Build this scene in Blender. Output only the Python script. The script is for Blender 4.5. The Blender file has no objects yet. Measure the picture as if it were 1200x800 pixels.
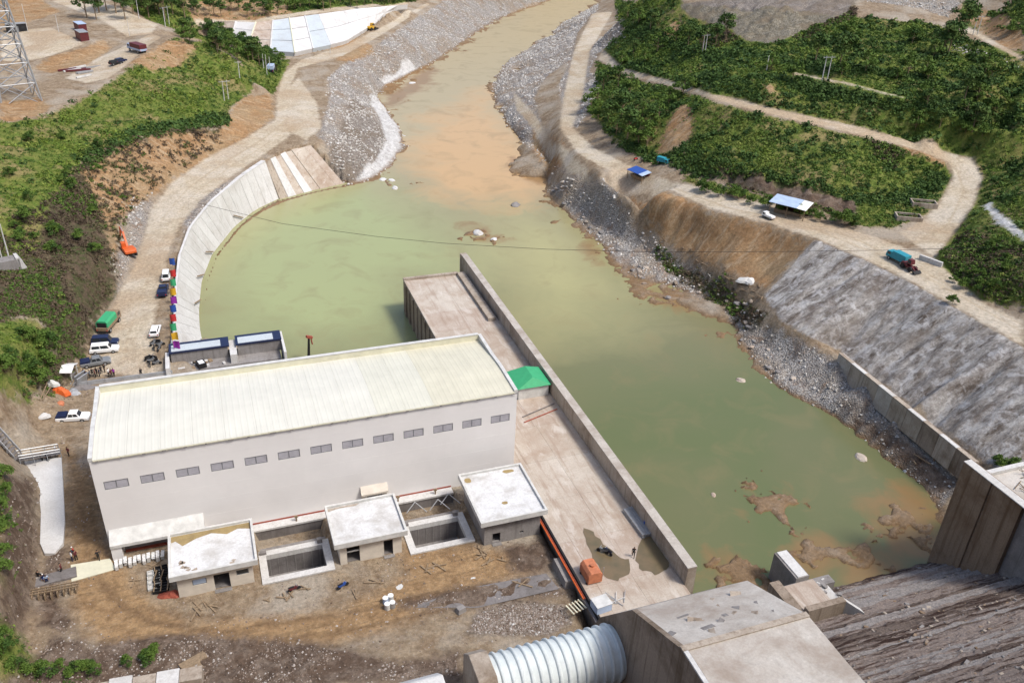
import bpy, bmesh, math, random
import numpy as np
from mathutils import Vector, Matrix
from mathutils.bvhtree import BVHTree
from mathutils.geometry import delaunay_2d_cdt

random.seed(7); RNG = np.random.default_rng(7)
S = bpy.context.scene
COL = S.collection
# ------------------------------------------------------------------ camera
# world axes: X along the powerhouse front, Y downstream, Z up; yard level z = 0 (metres)
F_PX, PITCH, ROLL, YAW, CAM_H = 1018.1, 0.5175, 0.0445, 0.3631, 88.0
CAM = np.array([0.0, 0.0, CAM_H])
FW = np.array([math.sin(YAW)*math.cos(PITCH), math.cos(YAW)*math.cos(PITCH), -math.sin(PITCH)])
_rt = np.array([math.cos(YAW), -math.sin(YAW), 0.0]); _up = np.cross(_rt, FW)
RT = math.cos(ROLL)*_rt + math.sin(ROLL)*_up
UP = -math.sin(ROLL)*_rt + math.cos(ROLL)*_up
cd = bpy.data.cameras.new('camera'); cam = bpy.data.objects.new('camera', cd); COL.objects.link(cam)
cam.matrix_world = Matrix(((RT[0], UP[0], -FW[0], 0), (RT[1], UP[1], -FW[1], 0), (RT[2], UP[2], -FW[2], CAM_H), (0, 0, 0, 1)))
cd.sensor_width = 36.0; cd.lens = F_PX/1200*36; cd.clip_start = 0.5; cd.clip_end = 6000
S.camera = cam
# ------------------------------------------------------------------ sky, sun, exposure
SUN_EL, SUN_AZ = math.radians(56), math.radians(134)      # azimuth measured from +Y towards +X
w = bpy.data.worlds.new("World"); S.world = w; w.use_nodes = True
nt = w.node_tree; bg = nt.nodes['Background']
sky = nt.nodes.new('ShaderNodeTexSky'); sky.sky_type = 'NISHITA'; sky.sun_disc = False
sky.sun_elevation = SUN_EL; sky.sun_rotation = SUN_AZ
sky.air_density = 1.0; sky.dust_density = 3.0; sky.ozone_density = 1.0
nt.links.new(sky.outputs[0], bg.inputs[0]); bg.inputs[1].default_value = 0.15
sd = bpy.data.lights.new('sun', 'SUN'); sun = bpy.data.objects.new('sun', sd); COL.objects.link(sun)
sd.energy = 2.2; sd.angle = math.radians(12); sd.color = (1.0, 0.95, 0.88)
_d = Vector((math.sin(SUN_AZ)*math.cos(SUN_EL), math.cos(SUN_AZ)*math.cos(SUN_EL), math.sin(SUN_EL)))
sun.rotation_euler = _d.to_track_quat('Z', 'Y').to_euler()
S.view_settings.view_transform = 'Standard'; S.view_settings.look = 'None'
S.view_settings.gamma = 1; S.view_settings.exposure = 0.5; S.view_settings.use_curve_mapping = False

# ------------------------------------------------------------------ helpers
def at(px, py, z=0.0):
    """point of height z seen at pixel (px, py) of the 1200 x 800 photograph"""
    d = FW + RT*((px-600)/F_PX) - UP*((py-400)/F_PX)
    return CAM + d*((z-CAM_H)/d[2])
def atx(px, py, X):
    d = FW + RT*((px-600)/F_PX) - UP*((py-400)/F_PX)
    return CAM + d*(X/d[0])
def aty(px, py, Y):
    d = FW + RT*((px-600)/F_PX) - UP*((py-400)/F_PX)
    return CAM + d*(Y/d[1])
def ray(px, py):
    d = FW + RT*((px-600)/F_PX) - UP*((py-400)/F_PX)
    return Vector(d/np.linalg.norm(d))

def _hash(ix, iy, seed):
    h = (ix.astype(np.int64)*374761393 + iy.astype(np.int64)*668265263 + seed*1442695041) & 0xffffffff
    h = ((h ^ (h >> 13))*1274126177) & 0xffffffff
    return ((h ^ (h >> 16)) & 0xffff)/65535.0
def vnoise(x, y, seed=0):
    ix = np.floor(x); iy = np.floor(y); fx = x-ix; fy = y-iy
    fx = fx*fx*(3-2*fx); fy = fy*fy*(3-2*fy)
    a = _hash(ix, iy, seed); b = _hash(ix+1, iy, seed); c = _hash(ix, iy+1, seed); d = _hash(ix+1, iy+1, seed)
    return (a*(1-fx)+b*fx)*(1-fy)+(c*(1-fx)+d*fx)*fy
def fbm(x, y, seed=0, n=4):
    s = 0; amp = 0.5; t = 0
    for i in range(n):
        s = s + amp*vnoise(x*2**i, y*2**i, seed+i*17); t += amp; amp *= 0.5
    return s/t*2-1

class MB:
    """collects simple shapes; build() links them as ONE mesh object"""
    def __init__(self): self.v = []; self.f = []; self.m = []
    def add(self, vs, fs, mi=0):
        o = len(self.v); self.v += [tuple(map(float, p)) for p in vs]
        self.f += [tuple(i+o for i in f) for f in fs]; self.m += [mi]*len(fs); return self
    def box(self, c, s, rz=0, mi=0, taper=1.0, ry=0, rx=0):
        x, y, z = s[0]/2, s[1]/2, s[2]/2
        vs = [(-x,-y,-z),(x,-y,-z),(x,y,-z),(-x,y,-z),(-x*taper,-y*taper,z),(x*taper,-y*taper,z),(x*taper,y*taper,z),(-x*taper,y*taper,z)]
        M = Matrix.Translation(c) @ Matrix.Rotation(rz, 4, 'Z') @ Matrix.Rotation(ry, 4, 'Y') @ Matrix.Rotation(rx, 4, 'X')
        return self.add([M @ Vector(p) for p in vs], [(0,3,2,1),(4,5,6,7),(0,1,5,4),(1,2,6,5),(2,3,7,6),(3,0,4,7)], mi)
    def lohi(self, a, b, mi=0):
        return self.box([(a[i]+b[i])/2 for i in range(3)], [abs(b[i]-a[i]) for i in range(3)], mi=mi)
    def prism(self, poly, z0, z1, mi=0):
        n = len(poly)
        if sum(poly[i][0]*poly[(i+1)%n][1]-poly[(i+1)%n][0]*poly[i][1] for i in range(n)) < 0: poly = list(poly)[::-1]
        vs = [(p[0],p[1],z0) for p in poly]+[(p[0],p[1],z1) for p in poly]
        fs = [tuple(range(n-1,-1,-1)), tuple(range(n,2*n))]+[(i,(i+1)%n,n+(i+1)%n,n+i) for i in range(n)]
        return self.add(vs, fs, mi)
    def extr(self, prof, axis, a, b, mi=0):
        """profile of (u,v) points extruded along axis 'x' (u=y,v=z) or 'y' (u=x,v=z)"""
        n = len(prof)
        ar = sum(prof[i][0]*prof[(i+1)%n][1]-prof[(i+1)%n][0]*prof[i][1] for i in range(n))
        if (ar < 0) == (axis == 'x'): prof = list(prof)[::-1]
        q = (lambda t,u,v:(t,u,v)) if axis == 'x' else (lambda t,u,v:(u,t,v))
        vs = [q(a,u,v) for u,v in prof]+[q(b,u,v) for u,v in prof]
        fs = [tuple(range(n-1,-1,-1)), tuple(range(n,2*n))]+[(i,(i+1)%n,n+(i+1)%n,n+i) for i in range(n)]
        return self.add(vs, fs, mi)
    def tube(self, p0, p1, r0, r1=None, n=8, mi=0, caps=True):
        r1 = r0 if r1 is None else r1
        p0 = Vector(p0); p1 = Vector(p1); d = (p1-p0).normalized()
        a = d.orthogonal().normalized(); b = d.cross(a)
        vs = [p0+(a*math.cos(t)+b*math.sin(t))*r0 for t in [2*math.pi*i/n for i in range(n)]]
        vs += [p1+(a*math.cos(t)+b*math.sin(t))*r1 for t in [2*math.pi*i/n for i in range(n)]]
        fs = [(i,(i+1)%n,n+(i+1)%n,n+i) for i in range(n)]
        if caps: fs += [tuple(range(n-1,-1,-1)), tuple(range(n,2*n))]
        return self.add(vs, fs, mi)
    def path(self, pts, r, n=6, mi=0):
        for a, b in zip(pts[:-1], pts[1:]): self.tube(a, b, r, r, n, mi)
        return self
    def quad(self, a, b, c, d, mi=0): return self.add([a,b,c,d], [(0,1,2,3)], mi)
    def hexa(self, lo, hi, mi=0):
        """8 corner solid: lo and hi are 4 points each, counter-clockwise from above"""
        return self.add(list(lo)+list(hi), [(3,2,1,0),(4,5,6,7),(0,1,5,4),(1,2,6,5),(2,3,7,6),(3,0,4,7)], mi)
    def mesh(self, name, mats, smooth=False):
        me = bpy.data.meshes.new(name); me.from_pydata(self.v, [], self.f)
        for m in (mats if isinstance(mats, (list, tuple)) else [mats]): me.materials.append(m)
        me.polygons.foreach_set('material_index', self.m)
        if smooth: me.polygons.foreach_set('use_smooth', [True]*len(self.f))
        me.update(); return me
    def build(self, name, mats, parent=None, loc=(0,0,0), rz=0, smooth=False, **k):
        return link(name, self.mesh(name, mats, smooth), parent, loc, rz, **k)

def link(name, me, parent=None, loc=(0,0,0), rz=0, bevel=0, **k):
    o = bpy.data.objects.new(name, me); COL.objects.link(o); o.location = loc; o.rotation_euler = (0,0,rz)
    if parent: o.parent = parent
    if bevel:
        b = o.modifiers.new('bevel','BEVEL'); b.width = bevel; b.segments = 1; b.limit_method = 'ANGLE'
    return tag(o, **k)
def tag(o, label=None, cat=None, group=None, kind=None):
    if label: o['label'] = label
    if cat: o['category'] = cat
    if group: o['group'] = group
    if kind: o['kind'] = kind
    return o
def thing(name, label, cat, loc=(0,0,0), rz=0, group=None):
    o = bpy.data.objects.new(name, None); COL.objects.link(o); o.location = loc; o.rotation_euler = (0,0,rz)
    o.empty_display_size = 0.2
    return tag(o, label, cat, group)
def dup(root, loc, rz=0, label=None, group=None, scale=None):
    def cp(o, parent):
        c = o.copy(); COL.objects.link(c)
        if parent: c.parent = parent
        for ch in list(o.children): cp(ch, c)
        return c
    r = cp(root, None); r.location = loc; r.rotation_euler = (0,0,rz)
    if scale: r.scale = (scale,)*3
    if label: r['label'] = label
    if group: r['group'] = group
    return r

# ------------------------------------------------------------------ materials
def _new(name):
    m = bpy.data.materials.new(name); m.use_nodes = True; nt = m.node_tree
    return m, nt, nt.nodes['Principled BSDF']
def nz(nt, vec, scale, detail=6, rough=0.6, dist=0.0):
    n = nt.nodes.new('ShaderNodeTexNoise'); n.inputs['Scale'].default_value = scale
    n.inputs['Detail'].default_value = detail; n.inputs['Roughness'].default_value = rough; n.inputs['Distortion'].default_value = dist
    if vec is not None: nt.links.new(vec, n.inputs['Vector'])
    return n.outputs['Fac']
def rng(nt, v, a, b, c=0.0, d=1.0):
    m = nt.nodes.new('ShaderNodeMapRange'); nt.links.new(v, m.inputs[0])
    for i, x in enumerate((a,b,c,d)): m.inputs[i+1].default_value = x
    return m.outputs[0]
def mixc(nt, fac, a, b, mode='MIX'):
    m = nt.nodes.new('ShaderNodeMix'); m.data_type = 'RGBA'; m.blend_type = mode
    for s, x in ((0,fac),(6,a),(7,b)):
        if isinstance(x, (int,float)): m.inputs[s].default_value = x
        elif isinstance(x, tuple): m.inputs[s].default_value = (*x,1) if len(x)==3 else x
        else: nt.links.new(x, m.inputs[s])
    return m.outputs[2]
def math2(nt, op, a, b=0.0):
    m = nt.nodes.new('ShaderNodeMath'); m.operation = op
    for s, x in ((0,a),(1,b)):
        if isinstance(x, (int,float)): m.inputs[s].default_value = x
        else: nt.links.new(x, m.inputs[s])
    return m.outputs[0]
def pos(nt, obj=False, scale=None):
    if obj: o = nt.nodes.new('ShaderNodeTexCoord').outputs['Object']
    else: o = nt.nodes.new('ShaderNodeNewGeometry').outputs['Position']
    if scale:
        m = nt.nodes.new('ShaderNodeVectorMath'); m.operation = 'MULTIPLY'; m.inputs[1].default_value = scale
        nt.links.new(o, m.inputs[0]); o = m.outputs[0]
    return o
def bump(nt, bs, h, strength=0.3, dist=0.1):
    b = nt.nodes.new('ShaderNodeBump'); b.inputs['Strength'].default_value = strength; b.inputs['Distance'].default_value = dist
    nt.links.new(h, b.inputs['Height']); nt.links.new(b.outputs[0], bs.inputs['Normal'])
def paint(name, col, rough=0.5, metal=0.0, grime=0.25, scale=1.5, spec=0.3):
    """painted or plain surface with faint uneven wear"""
    m, nt, bs = _new(name)
    n = nz(nt, pos(nt), scale, 8, 0.65)
    dark = tuple(c*(1-grime) for c in col)
    c = mixc(nt, rng(nt, n, 0.35, 0.7), col, dark)
    nt.links.new(c, bs.inputs['Base Color']); bs.inputs['Roughness'].default_value = rough; bs.inputs['Metallic'].default_value = metal
    bs.inputs['Specular IOR Level'].default_value = spec
    return m
def concrete(name, col, stain=(0.16,0.11,0.075), amount=0.5, streak=True, sscale=0.25, bumps=0.25, fine=1.0, lo=0.47, hi=0.68):
    """weathered concrete: broad blotches, vertical run marks, fine grain"""
    m, nt, bs = _new(name)
    p = pos(nt)
    big = nz(nt, p, sscale, 8, 0.68, 0.4)
    fin = nz(nt, p, 4.0*fine, 6, 0.7)
    med = nz(nt, p, 1.1, 6, 0.65, 0.8)
    c = mixc(nt, rng(nt, fin, 0.3, 0.7, 0, 1), tuple(x*0.82 for x in col), tuple(min(1,x*1.12) for x in col))
    c = mixc(nt, math2(nt,'MULTIPLY', rng(nt, big, lo, hi), amount), c, stain)
    c = mixc(nt, math2(nt,'MULTIPLY', rng(nt, med, 0.55, 0.75), amount*0.55), c, tuple(x*0.55 for x in col))
    if streak:
        ps = pos(nt, scale=(1.6,1.6,0.07)); st = nz(nt, ps, 1.0, 5, 0.6)
        c = mixc(nt, math2(nt,'MULTIPLY', rng(nt, st, 0.5, 0.72), amount*0.8), c, tuple(x*0.8 for x in stain))
    nt.links.new(c, bs.inputs['Base Color']); bs.inputs['Roughness'].default_value = 0.9
    bs.inputs['Specular IOR Level'].default_value = 0.15
    bump(nt, bs, math2(nt,'ADD', fin, med), bumps, 0.08)
    return m
# ------------------------------------------------------------------ terrain: breaklines -> triangulated net -> fine grid
WATER_Z = -6.0
SHORE_L = [(240,402),(234,365),(238,330),(250,300),(275,268),(300,248),(330,235),(368,224),(403,217),(432,211),(458,196),(476,172),(470,150),(452,128),(440,112),(452,99),(480,86),(505,74),(530,58),(560,36),(600,14),(640,2)]
SHORE_R = [(702,4),(662,26),(622,55),(592,75),(577,96),(580,122),(598,150),(624,176),(645,200),(642,222),(655,246),(672,262),(690,274),(720,306),(738,324),(762,345),(790,338),(815,345),(850,358),(866,375),(864,396),(882,430),(910,455),(940,470),(985,490),(1020,515),(1050,545),(1085,570),(1097,592),(1096,622),(1088,655)]
RDL_L = [(95,440,0.1),(108,410,0.5),(118,380,0.9),(135,345,1.5),(158,310,2),(168,275,2.7),(175,245,3),(200,215,3.7),(240,185,4.5),(290,160,5.3),(322,140,6),(324,110,6.3),(332,85,6.5),(352,70,6.5),(400,55,6.5),(450,30,7),(500,3,7)]
RDL_R = [(196,440,0.3),(203,410,1.0),(206,390,1.5),(207,340,2),(212,300,2.6),(225,266,3),(250,236,3.3),(284,208,3.7),(311,190,4),(362,170,5),(378,162,5.5),(386,120,6),(384,92,6),(402,74,6),(450,45,6.5),(500,12,7),(520,0,7)]
RDR_L = [(697,15,4.5),(672,60,4.7),(660,110,4.8),(655,150,5),(675,180,5.8),(715,212,7.5),(760,228,9),(830,245,10.5),(900,262,11.5),(958,281,12),(1010,303,12),(1060,327,12),(1120,361,12),(1200,407,12)]
RDR_R = [(718,15,5),(692,60,5),(684,110,5),(672,150,5.2),(700,175,6),(750,200,8),(800,215,9.5),(860,232,11),(910,240,12),(960,258,12.2),(1020,275,12.3)]
BR_L = [(1050,272,12.5),(1085,255,13.5),(1105,230,15.5),(1117,205,17.5),(1109,190,19.5),(1060,172,22),(1000,157,23.5),(900,134,25),(835,118,25),(780,100,19),(730,88,12),(700,70,7)]
BR_R = [(1095,302,12.7),(1122,270,13.8),(1142,240,15.5),(1152,208,17.8),(1140,184,20),(1090,164,22.3),(1000,147,24),(900,126,25.4),(835,111,25.5),(780,93,19.5),(730,80,12.5),(706,56,7.5)]
P = [RDL_L, RDL_R, RDR_L, RDR_R, BR_L, BR_R,
 [(x,y,WATER_Z) for x,y in SHORE_L], [(x,y,WATER_Z) for x,y in SHORE_R],
 [(1095,302,12.6),(1130,335,12.6),(1150,352,12.5),(1200,376,12.5)],
 [(x,y,-8) for x,y in ((480,200),(505,170),(545,130),(545,105),(580,85),(610,60),(640,35),(680,5))],[(x,y,-8) for x,y in ((600,185),(560,135),(530,110),(555,92),(560,75),(590,50),(620,28),(660,2))],[(560,200,-8),(620,225,-7.5),(600,260,-8),(650,300,-8)],[(600,172,-7.4),(560,115,-8),(500,118,-7),(480,140,-7.2),(492,168,-7.5)],
 [(x,y,-7.9) for x,y in ((868,440),(900,470),(940,488),(975,508),(1005,532),(1035,560),(1066,588),(1078,615))],
 # left bank
 [(392,150,3.5),(425,185,-1),(440,190,-4)],[(430,100,2.5),(420,80,4),(450,80,0)],[(470,60,3.5),(520,40,0)],
 [(262,147,9),(230,146,11),(190,152,13),(140,165,14.5),(90,190,15),(60,215,15),(30,260,15),(0,300,14)],
 [(275,118,10),(300,100,9)],
 [(0,150,20),(40,130,20),(100,116,20),(125,95,21),(155,76,22),(183,50,24),(205,42,25),(240,50,23),(265,62,20),(285,78,16),(302,96,11.5),(316,108,7.2)],
 [(0,100,20),(60,95,20),(110,85,20)],[(0,60,20),(40,72,20.5),(120,66,21)],[(50,82,20),(100,78,20),(128,60,21)],[(0,30,22.5),(60,40,23),(110,48,23),(120,40,22)],
 [(0,5,23),(60,0,24)],[(70,0,24),(120,20,23),(150,42,22),(178,40,22)],[(110,0,24),(150,15,23.5),(185,30,22)],
 [(240,28,15),(300,30,15),(360,22,15),(420,13,14),(480,8,11)],[(245,48,8),(290,60,7),(338,66,6.6)],
 [(345,0,17),(300,0,18),(240,0,20),(190,0,23)],[(420,0,13.5)],
 [(0,250,16),(0,200,18)],[(0,420,13),(40,380,10),(80,335,9),(110,290,9)],[(0,480,8),(30,470,4),(70,455,1.2)],
 [(44,500,0.8),(44,530,0.4),(49,560,0),(45,640,0),(36,700,0.1),(22,738,0.8)],[(0,556,8.5),(0,640,8),(0,700,6.5)],[(0,525,5),(14,535,1.2)],[(22,540,0.3),(34,552,0.3),(44,566,0.2)],
 # right bank
 [(600,75,-4.5),(588,105,-4),(605,145,-3.5),(640,185,-2),(668,215,1)],[(620,80,-1),(612,110,-1.5),(640,150,1),(655,180,3)],
 [(668,240,-4.6),(690,255,-4.4),(740,285,-4),(800,312,-3.6),(850,345,-3.6),(885,390,-3.8),(950,445,-3.8),(1000,485,-3.6),(1060,535,-4),(1095,560,-4.5)],
 [(720,235,0),(765,280,-1),(830,312,0),(880,342,0.5)],[(800,262,4.5),(860,292,5),(910,300,6)],
 [(895,346,1.5),(915,376,1.2),(950,396,1.2),(985,412,1.2)],[(985,422,-1.5),(1060,488,-2),(1125,548,-2.6)],
 [(700,100,8),(690,125,7.5),(720,160,8.5),(770,185,10)],[(740,110,14),(800,130,20),(760,150,14),(830,160,18)],
 [(800,198,10.8),(860,216,12),(940,238,13),(1000,260,12.9),(1040,268,12.7)],[(806,178,14),(850,196,15.5),(930,214,16),(1000,232,15.5),(1040,240,14.5),(1080,215,15.5)],
 [(930,85,32),(900,100,30),(850,80,30),(990,98,32),(1060,115,31.5),(1120,132,30),(1200,152,29)],
 [(1000,130,27),(1100,152,25.5),(1165,172,22.5)],
 [(1110,32,40),(1145,45,40),(1200,74,39.5)],[(1120,24,40.3),(1150,37,40.3),(1200,64,40)],
 [(1200,0,48),(1150,0,46),(1100,0,45),(1000,0,43),(900,0,40),(800,0,35),(750,0,28)],[(722,12,6),(722,44,6),(704,50,5.5)],[(760,50,20),(830,60,28),(980,50,36),(1060,62,36.5),(1130,80,35)],
 [(1152,203,18),(1200,184,22.5)],[(1140,245,16.5),(1170,262,18.5),(1200,275,20)],[(1130,290,15),(1200,330,17)],
]
Wp = [(116.5+i*0.6,118-i*9.0,1.2) for i in range(6)]
Wp += [(x,y,0) for x in (-27,-20,-10,0,10,20,30,40) for y in (78,84,90,96,103,112,122)]
Wp += [(x,y,0.3) for x in (-27,-20,-12) for y in (128,134,140)] + [(-27,145,0.3)]
Wp += [(x,125,0.2) for x in (-8,0,8)]+[(10,131,0.2),(10,136,-7)]+[(-6,140,0.5),(-6,150,0.6),(-2,152,-7)]
Wp += [(x,y,-8.5) for x in (18,26,34) for y in (126,140,155,175,200)]+[(8,145,-8.5),(8,170,-8),(15,200,-8),(30,225,-8),(45,240,-8)]
Wp += [(x,y,-8.5) for x in (60,70,80,90) for y in (76,95,115,135)]+[(x,y,-8) for x in (55,65,75,85) for y in (155,180,205)]
Wp += [(70,235,-7.6),(85,260,-7.6),(100,290,-7.6),(120,340,-7.6),(150,400,-7.8),(200,480,-8)]
Wp += [(x,y,-8) for x in (44,50) for y in (72,90,110,130,150,170)]
Wp += [(-30,72,2.2),(-15,71,1.6),(0,71,1.2),(12,70,1.0),(38,70,0),(20,70,0.4)]
Wp += [(x,y,-9) for x in (60,80,95,110) for y in (69,60,50)]+[(x,y,z) for x in (-40,-20,0,20,40) for y,z in ((64,0.5),(50,-4))]
Wp += [(118,70,2),(122,75,2),(130,85,9)]+[(x,y,-12) for x in (60,90,115,140,165) for y in (55,40,25,8,-12)]
# country beyond the frame
Wp += [(-70,70,22),(-60,110,24),(-80,160,35),(-95,230,40),(-130,320,42),(-200,120,90),(-260,350,100),(-140,480,40),(-110,420,24),(-60,560,60),(30,620,70),(-250,600,110),(0,900,130),(-600,0,160),(-700,900,200),
       (150,700,50),(210,580,12),(260,760,60),(300,640,-6),(340,700,-6),(420,800,-6),(380,640,30),(300,520,20),(270,470,30),(320,430,55),(300,330,62),(290,240,66),(260,170,62),(230,120,50),(190,90,35),(160,72,20),(200,40,50),
       (420,300,110),(420,150,120),(450,500,90),(600,700,120),(700,200,190),(500,1000,120),(900,900,200),(300,0,120),(190,-60,80),(-100,0,60),(1200,-300,260),(-1200,-300,260),(-1300,1800,330),(1300,1800,330),(0,1900,300)]
pts = [tuple(p) for p in Wp]
for pl in P:
    q = [at(*p) for p in pl]
    for a, b in zip(q[:-1], q[1:]):
        L = np.linalg.norm(b[:2]-a[:2]); n = max(1, int(L/3.0))
        pts += [tuple(a+(b-a)*i/n) for i in range(n)]
    pts.append(tuple(q[-1]))
_p2, _, _tr, _ov, _, _ = delaunay_2d_cdt([Vector(p[:2]) for p in pts], [], [], 0, 1e-3)
_z = [pts[o[0]][2] for o in _ov]
TIN = BVHTree.FromPolygons([Vector((p.x,p.y,z)) for p,z in zip(_p2,_z)], [tuple(t) for t in _tr])
def tin_z(x, y):
    h = TIN.ray_cast(Vector((x,y,900)), Vector((0,0,-1)))[0]
    return h.z if h else 0.0

def steps(knots):
    out = []
    for (a, s), (b, _) in zip(knots[:-1], knots[1:]):
        n = max(1, int(round((b-a)/s))); out += [a+(b-a)*i/n for i in range(n)]
    return np.array(out+[knots[-1][0]])
GX = steps([(-1200,150),(-300,25),(-110,4),(-48,0.8),(-36,0.5),(46,0.75),(130,0.7),(215,1.3),(300,3),(450,12),(600,50),(1200,1)])
GY = steps([(-250,40),(40,6),(60,0.5),(125,0.55),(180,0.75),(260,1.1),(360,1.8),(480,3),(640,10),(900,60),(1800,1)])
XX, YY = np.meshgrid(GX, GY); NX, NY = len(GX), len(GY)
Zb = np.array([tin_z(x, y) for x, y in zip(XX.ravel(), YY.ravel())]).reshape(NY, NX)
# relax the facets of the net a little (keeps banks and cuts)
for _ in range(3):
    Zs = Zb.copy(); Zs[1:-1,1:-1] = (Zb[1:-1,1:-1]*2+Zb[:-2,1:-1]+Zb[2:,1:-1]+Zb[1:-1,:-2]+Zb[1:-1,2:])/6; Zb = Zs
_idx = np.arange(NX*NY).reshape(NY, NX)
FACES = np.stack([_idx[:-1,:-1],_idx[:-1,1:],_idx[1:,1:],_idx[1:,:-1]],-1).reshape(-1,4)
BASE = BVHTree.FromPolygons([tuple(v) for v in np.stack([XX,YY,Zb],-1).reshape(-1,3)], [tuple(f) for f in FACES])
def hit(px, py, fallback=0.0):
    """the place on the ground seen at a pixel of the photograph"""
    h = BASE.ray_cast(Vector(CAM), ray(px, py), 3000)[0]
    return np.array(h) if h else at(px, py, fallback)
def ground(x, y):
    h = BASE.ray_cast(Vector((x,y,900)), Vector((0,0,-1)))[0]
    return h.z if h else 0.0

def sdist(poly, X, Y, reach=12.0):
    """signed distance to a polygon in plan, positive inside, clamped to +-reach"""
    q = np.array([p[:2] for p in poly]); lo = q.min(0)-reach; hi = q.max(0)+reach
    out = np.full(X.shape, -reach)
    m = (X>lo[0])&(X<hi[0])&(Y>lo[1])&(Y<hi[1])
    x = X[m]; y = Y[m]
    if x.size == 0: return out
    d2 = np.full(x.shape, 1e9); ins = np.zeros(x.shape, bool)
    for a, b in zip(q, np.roll(q,-1,0)):
        e = b-a; L = max(1e-9, e@e)
        t = np.clip(((x-a[0])*e[0]+(y-a[1])*e[1])/L, 0, 1)
        d2 = np.minimum(d2, (x-a[0]-t*e[0])**2+(y-a[1]-t*e[1])**2)
        c = (a[1]>y)!=(b[1]>y)
        with np.errstate(divide='ignore', invalid='ignore'):
            ins ^= c & (x < (b[0]-a[0])*(y-a[1])/(b[1]-a[1])+a[0])
    out[m] = np.clip(np.where(ins,1,-1)*np.sqrt(d2), -reach, reach)
    return out
def strip(l, r): return [p[:2] for p in l]+[p[:2] for p in r][::-1]
LAYERS = {}
def layer(name, polys, world=()):
    d = np.full(XX.shape, -12.0)
    if name in ('veg','brush'): polys = [[(x+150 if x >= 1199 else x-150 if x <= 1 else x, y) for x,y in pl] for pl in polys]   # the growth goes on past the frame
    for pl in polys: d = np.maximum(d, sdist([hit(*p) for p in pl], XX, YY))
    for pl in world: d = np.maximum(d, sdist(pl, XX, YY))
    LAYERS[name] = d
    return d
layer('rock', [[(955,470),(1012,518),(1046,552),(1080,585),(1098,600),(1120,570),(1060,530),(1000,480)],[(372,160),(386,120),(384,92),(402,76),(450,47),(500,14),(520,0),(640,0),(600,14),(560,36),(530,58),(505,74),(480,86),(452,99),(440,112),(452,128),(470,150),(476,172),(458,196),(432,211),(403,217)],
  [(702,4),(662,26),(622,55),(592,75),(577,96),(580,122),(598,150),(624,176),(645,200),(668,205),(655,178),(635,150),(625,115),(640,90),(670,70),(676,40),(700,12)],
  [(672,60),(690,60),(720,30),(735,45),(700,62),(690,85),(712,95),(690,125),(676,150),(660,140),(655,100)],
  [(642,222),(690,205),(720,225),(740,262),(800,300),(850,335),(900,385),(985,425),(1060,490),(1130,560),(1097,592),(1050,545),(985,490),(910,455),(864,396),(850,358),(790,338),(738,324),(690,274)],
  [(146,238),(175,225),(180,245),(168,280),(152,312),(140,345),(125,372),(138,330),(132,310),(150,275)],
  [(218,240),(232,232),(300,196),(310,192),(290,212),(252,240),(226,272),(213,300)],
  [(1000,0),(1110,20),(1130,0)],[(1105,40),(1200,80),(1200,92),(1160,75),(1110,55)]])
layer('pale', [[(440,112),(452,128),(468,150),(472,172),(455,196),(430,212),(415,214),(440,190),(452,165),(446,140),(434,118)],[(452,99),(490,80),(478,68),(444,92)],
  
  
  [(1150,240),(1166,262),(1200,282),(1200,272),(1170,250),(1160,236)]])
layer('road', [strip(RDL_L, [(186,440),(180,390),(190,340),(198,300),(213,262),(240,232),(275,205),(300,188),(340,160),(350,130),(342,100),(350,80),(402,66),(450,40),(505,5)]),
  strip(RDR_L, RDR_R+[(1095,302),(1130,335),(1150,352),(1200,376)]), strip(BR_L, BR_R),
  [(0,38),(60,32),(100,52),(60,66),(0,72)],[(100,98),(128,92),(150,76),(165,62),(150,52),(110,70),(75,92)],[(58,0),(118,24),(150,44),(178,40),(188,30),(150,14),(112,0)],[(178,40),(190,44),(150,72),(128,90),(110,92),(140,65)],
  [(1112,31),(1145,44),(1200,73),(1200,66),(1150,39),(1120,26)],[(225,26),(300,28),(420,11),(480,6),(478,2),(420,7),(300,23),(230,22)],
  [(600,105),(625,130),(650,165),(690,200),(700,220),(665,205),(630,165),(605,130)],[(328,150),(360,165),(378,150),(372,120),(350,90),(330,110)],
  [(930,84),(1000,98),(1060,114),(1062,117),(1000,102),(930,88)]])
layer('veg', [[(0,140),(45,138),(95,118),(128,98),(155,78),(205,44),(240,52),(265,64),(285,80),(302,98),(290,112),(272,122),(262,146),(230,147),(190,153),(140,166),(90,192),(70,225),(20,230),(0,210)],
  [(0,140),(0,330),(40,300),(62,230),(90,200),(60,190)],[(0,395),(40,370),(60,400),(50,440),(20,470),(0,480)],
  [(205,40),(240,50),(285,78),(318,110),(334,88),(338,70),(290,64),(250,50),(232,34),(210,28)],
  [(130,0),(190,30),(225,26),(300,23),(420,8),(490,0)],
  [(706,58),(730,80),(780,93),(835,111),(900,126),(1000,147),(1090,164),(1140,184),(1152,208),(1142,240),(1122,270),(1095,305),(1130,335),(1150,352),(1200,374),(1200,78),(1145,50),(1100,30),(1000,20),(900,10),(800,5),(722,0),(730,40)],
  [(700,72),(730,90),(780,102),(835,120),(900,136),(1000,159),(1060,174),(1108,192),(1116,205),(1104,230),(1085,252),(1040,268),(1000,262),(930,232),(860,214),(800,198),(770,190),(720,165),(690,130),(700,110)],
  [(1125,30),(1150,36),(1200,62),(1200,0),(1130,0)],[(800,214),(850,226),(900,238),(890,230),(840,216),(806,206)],
  [(0,745),(22,738),(30,760),(60,778),(110,772),(115,800),(0,800)],[(0,556),(12,560),(14,620),(8,690),(0,700)]])
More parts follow.
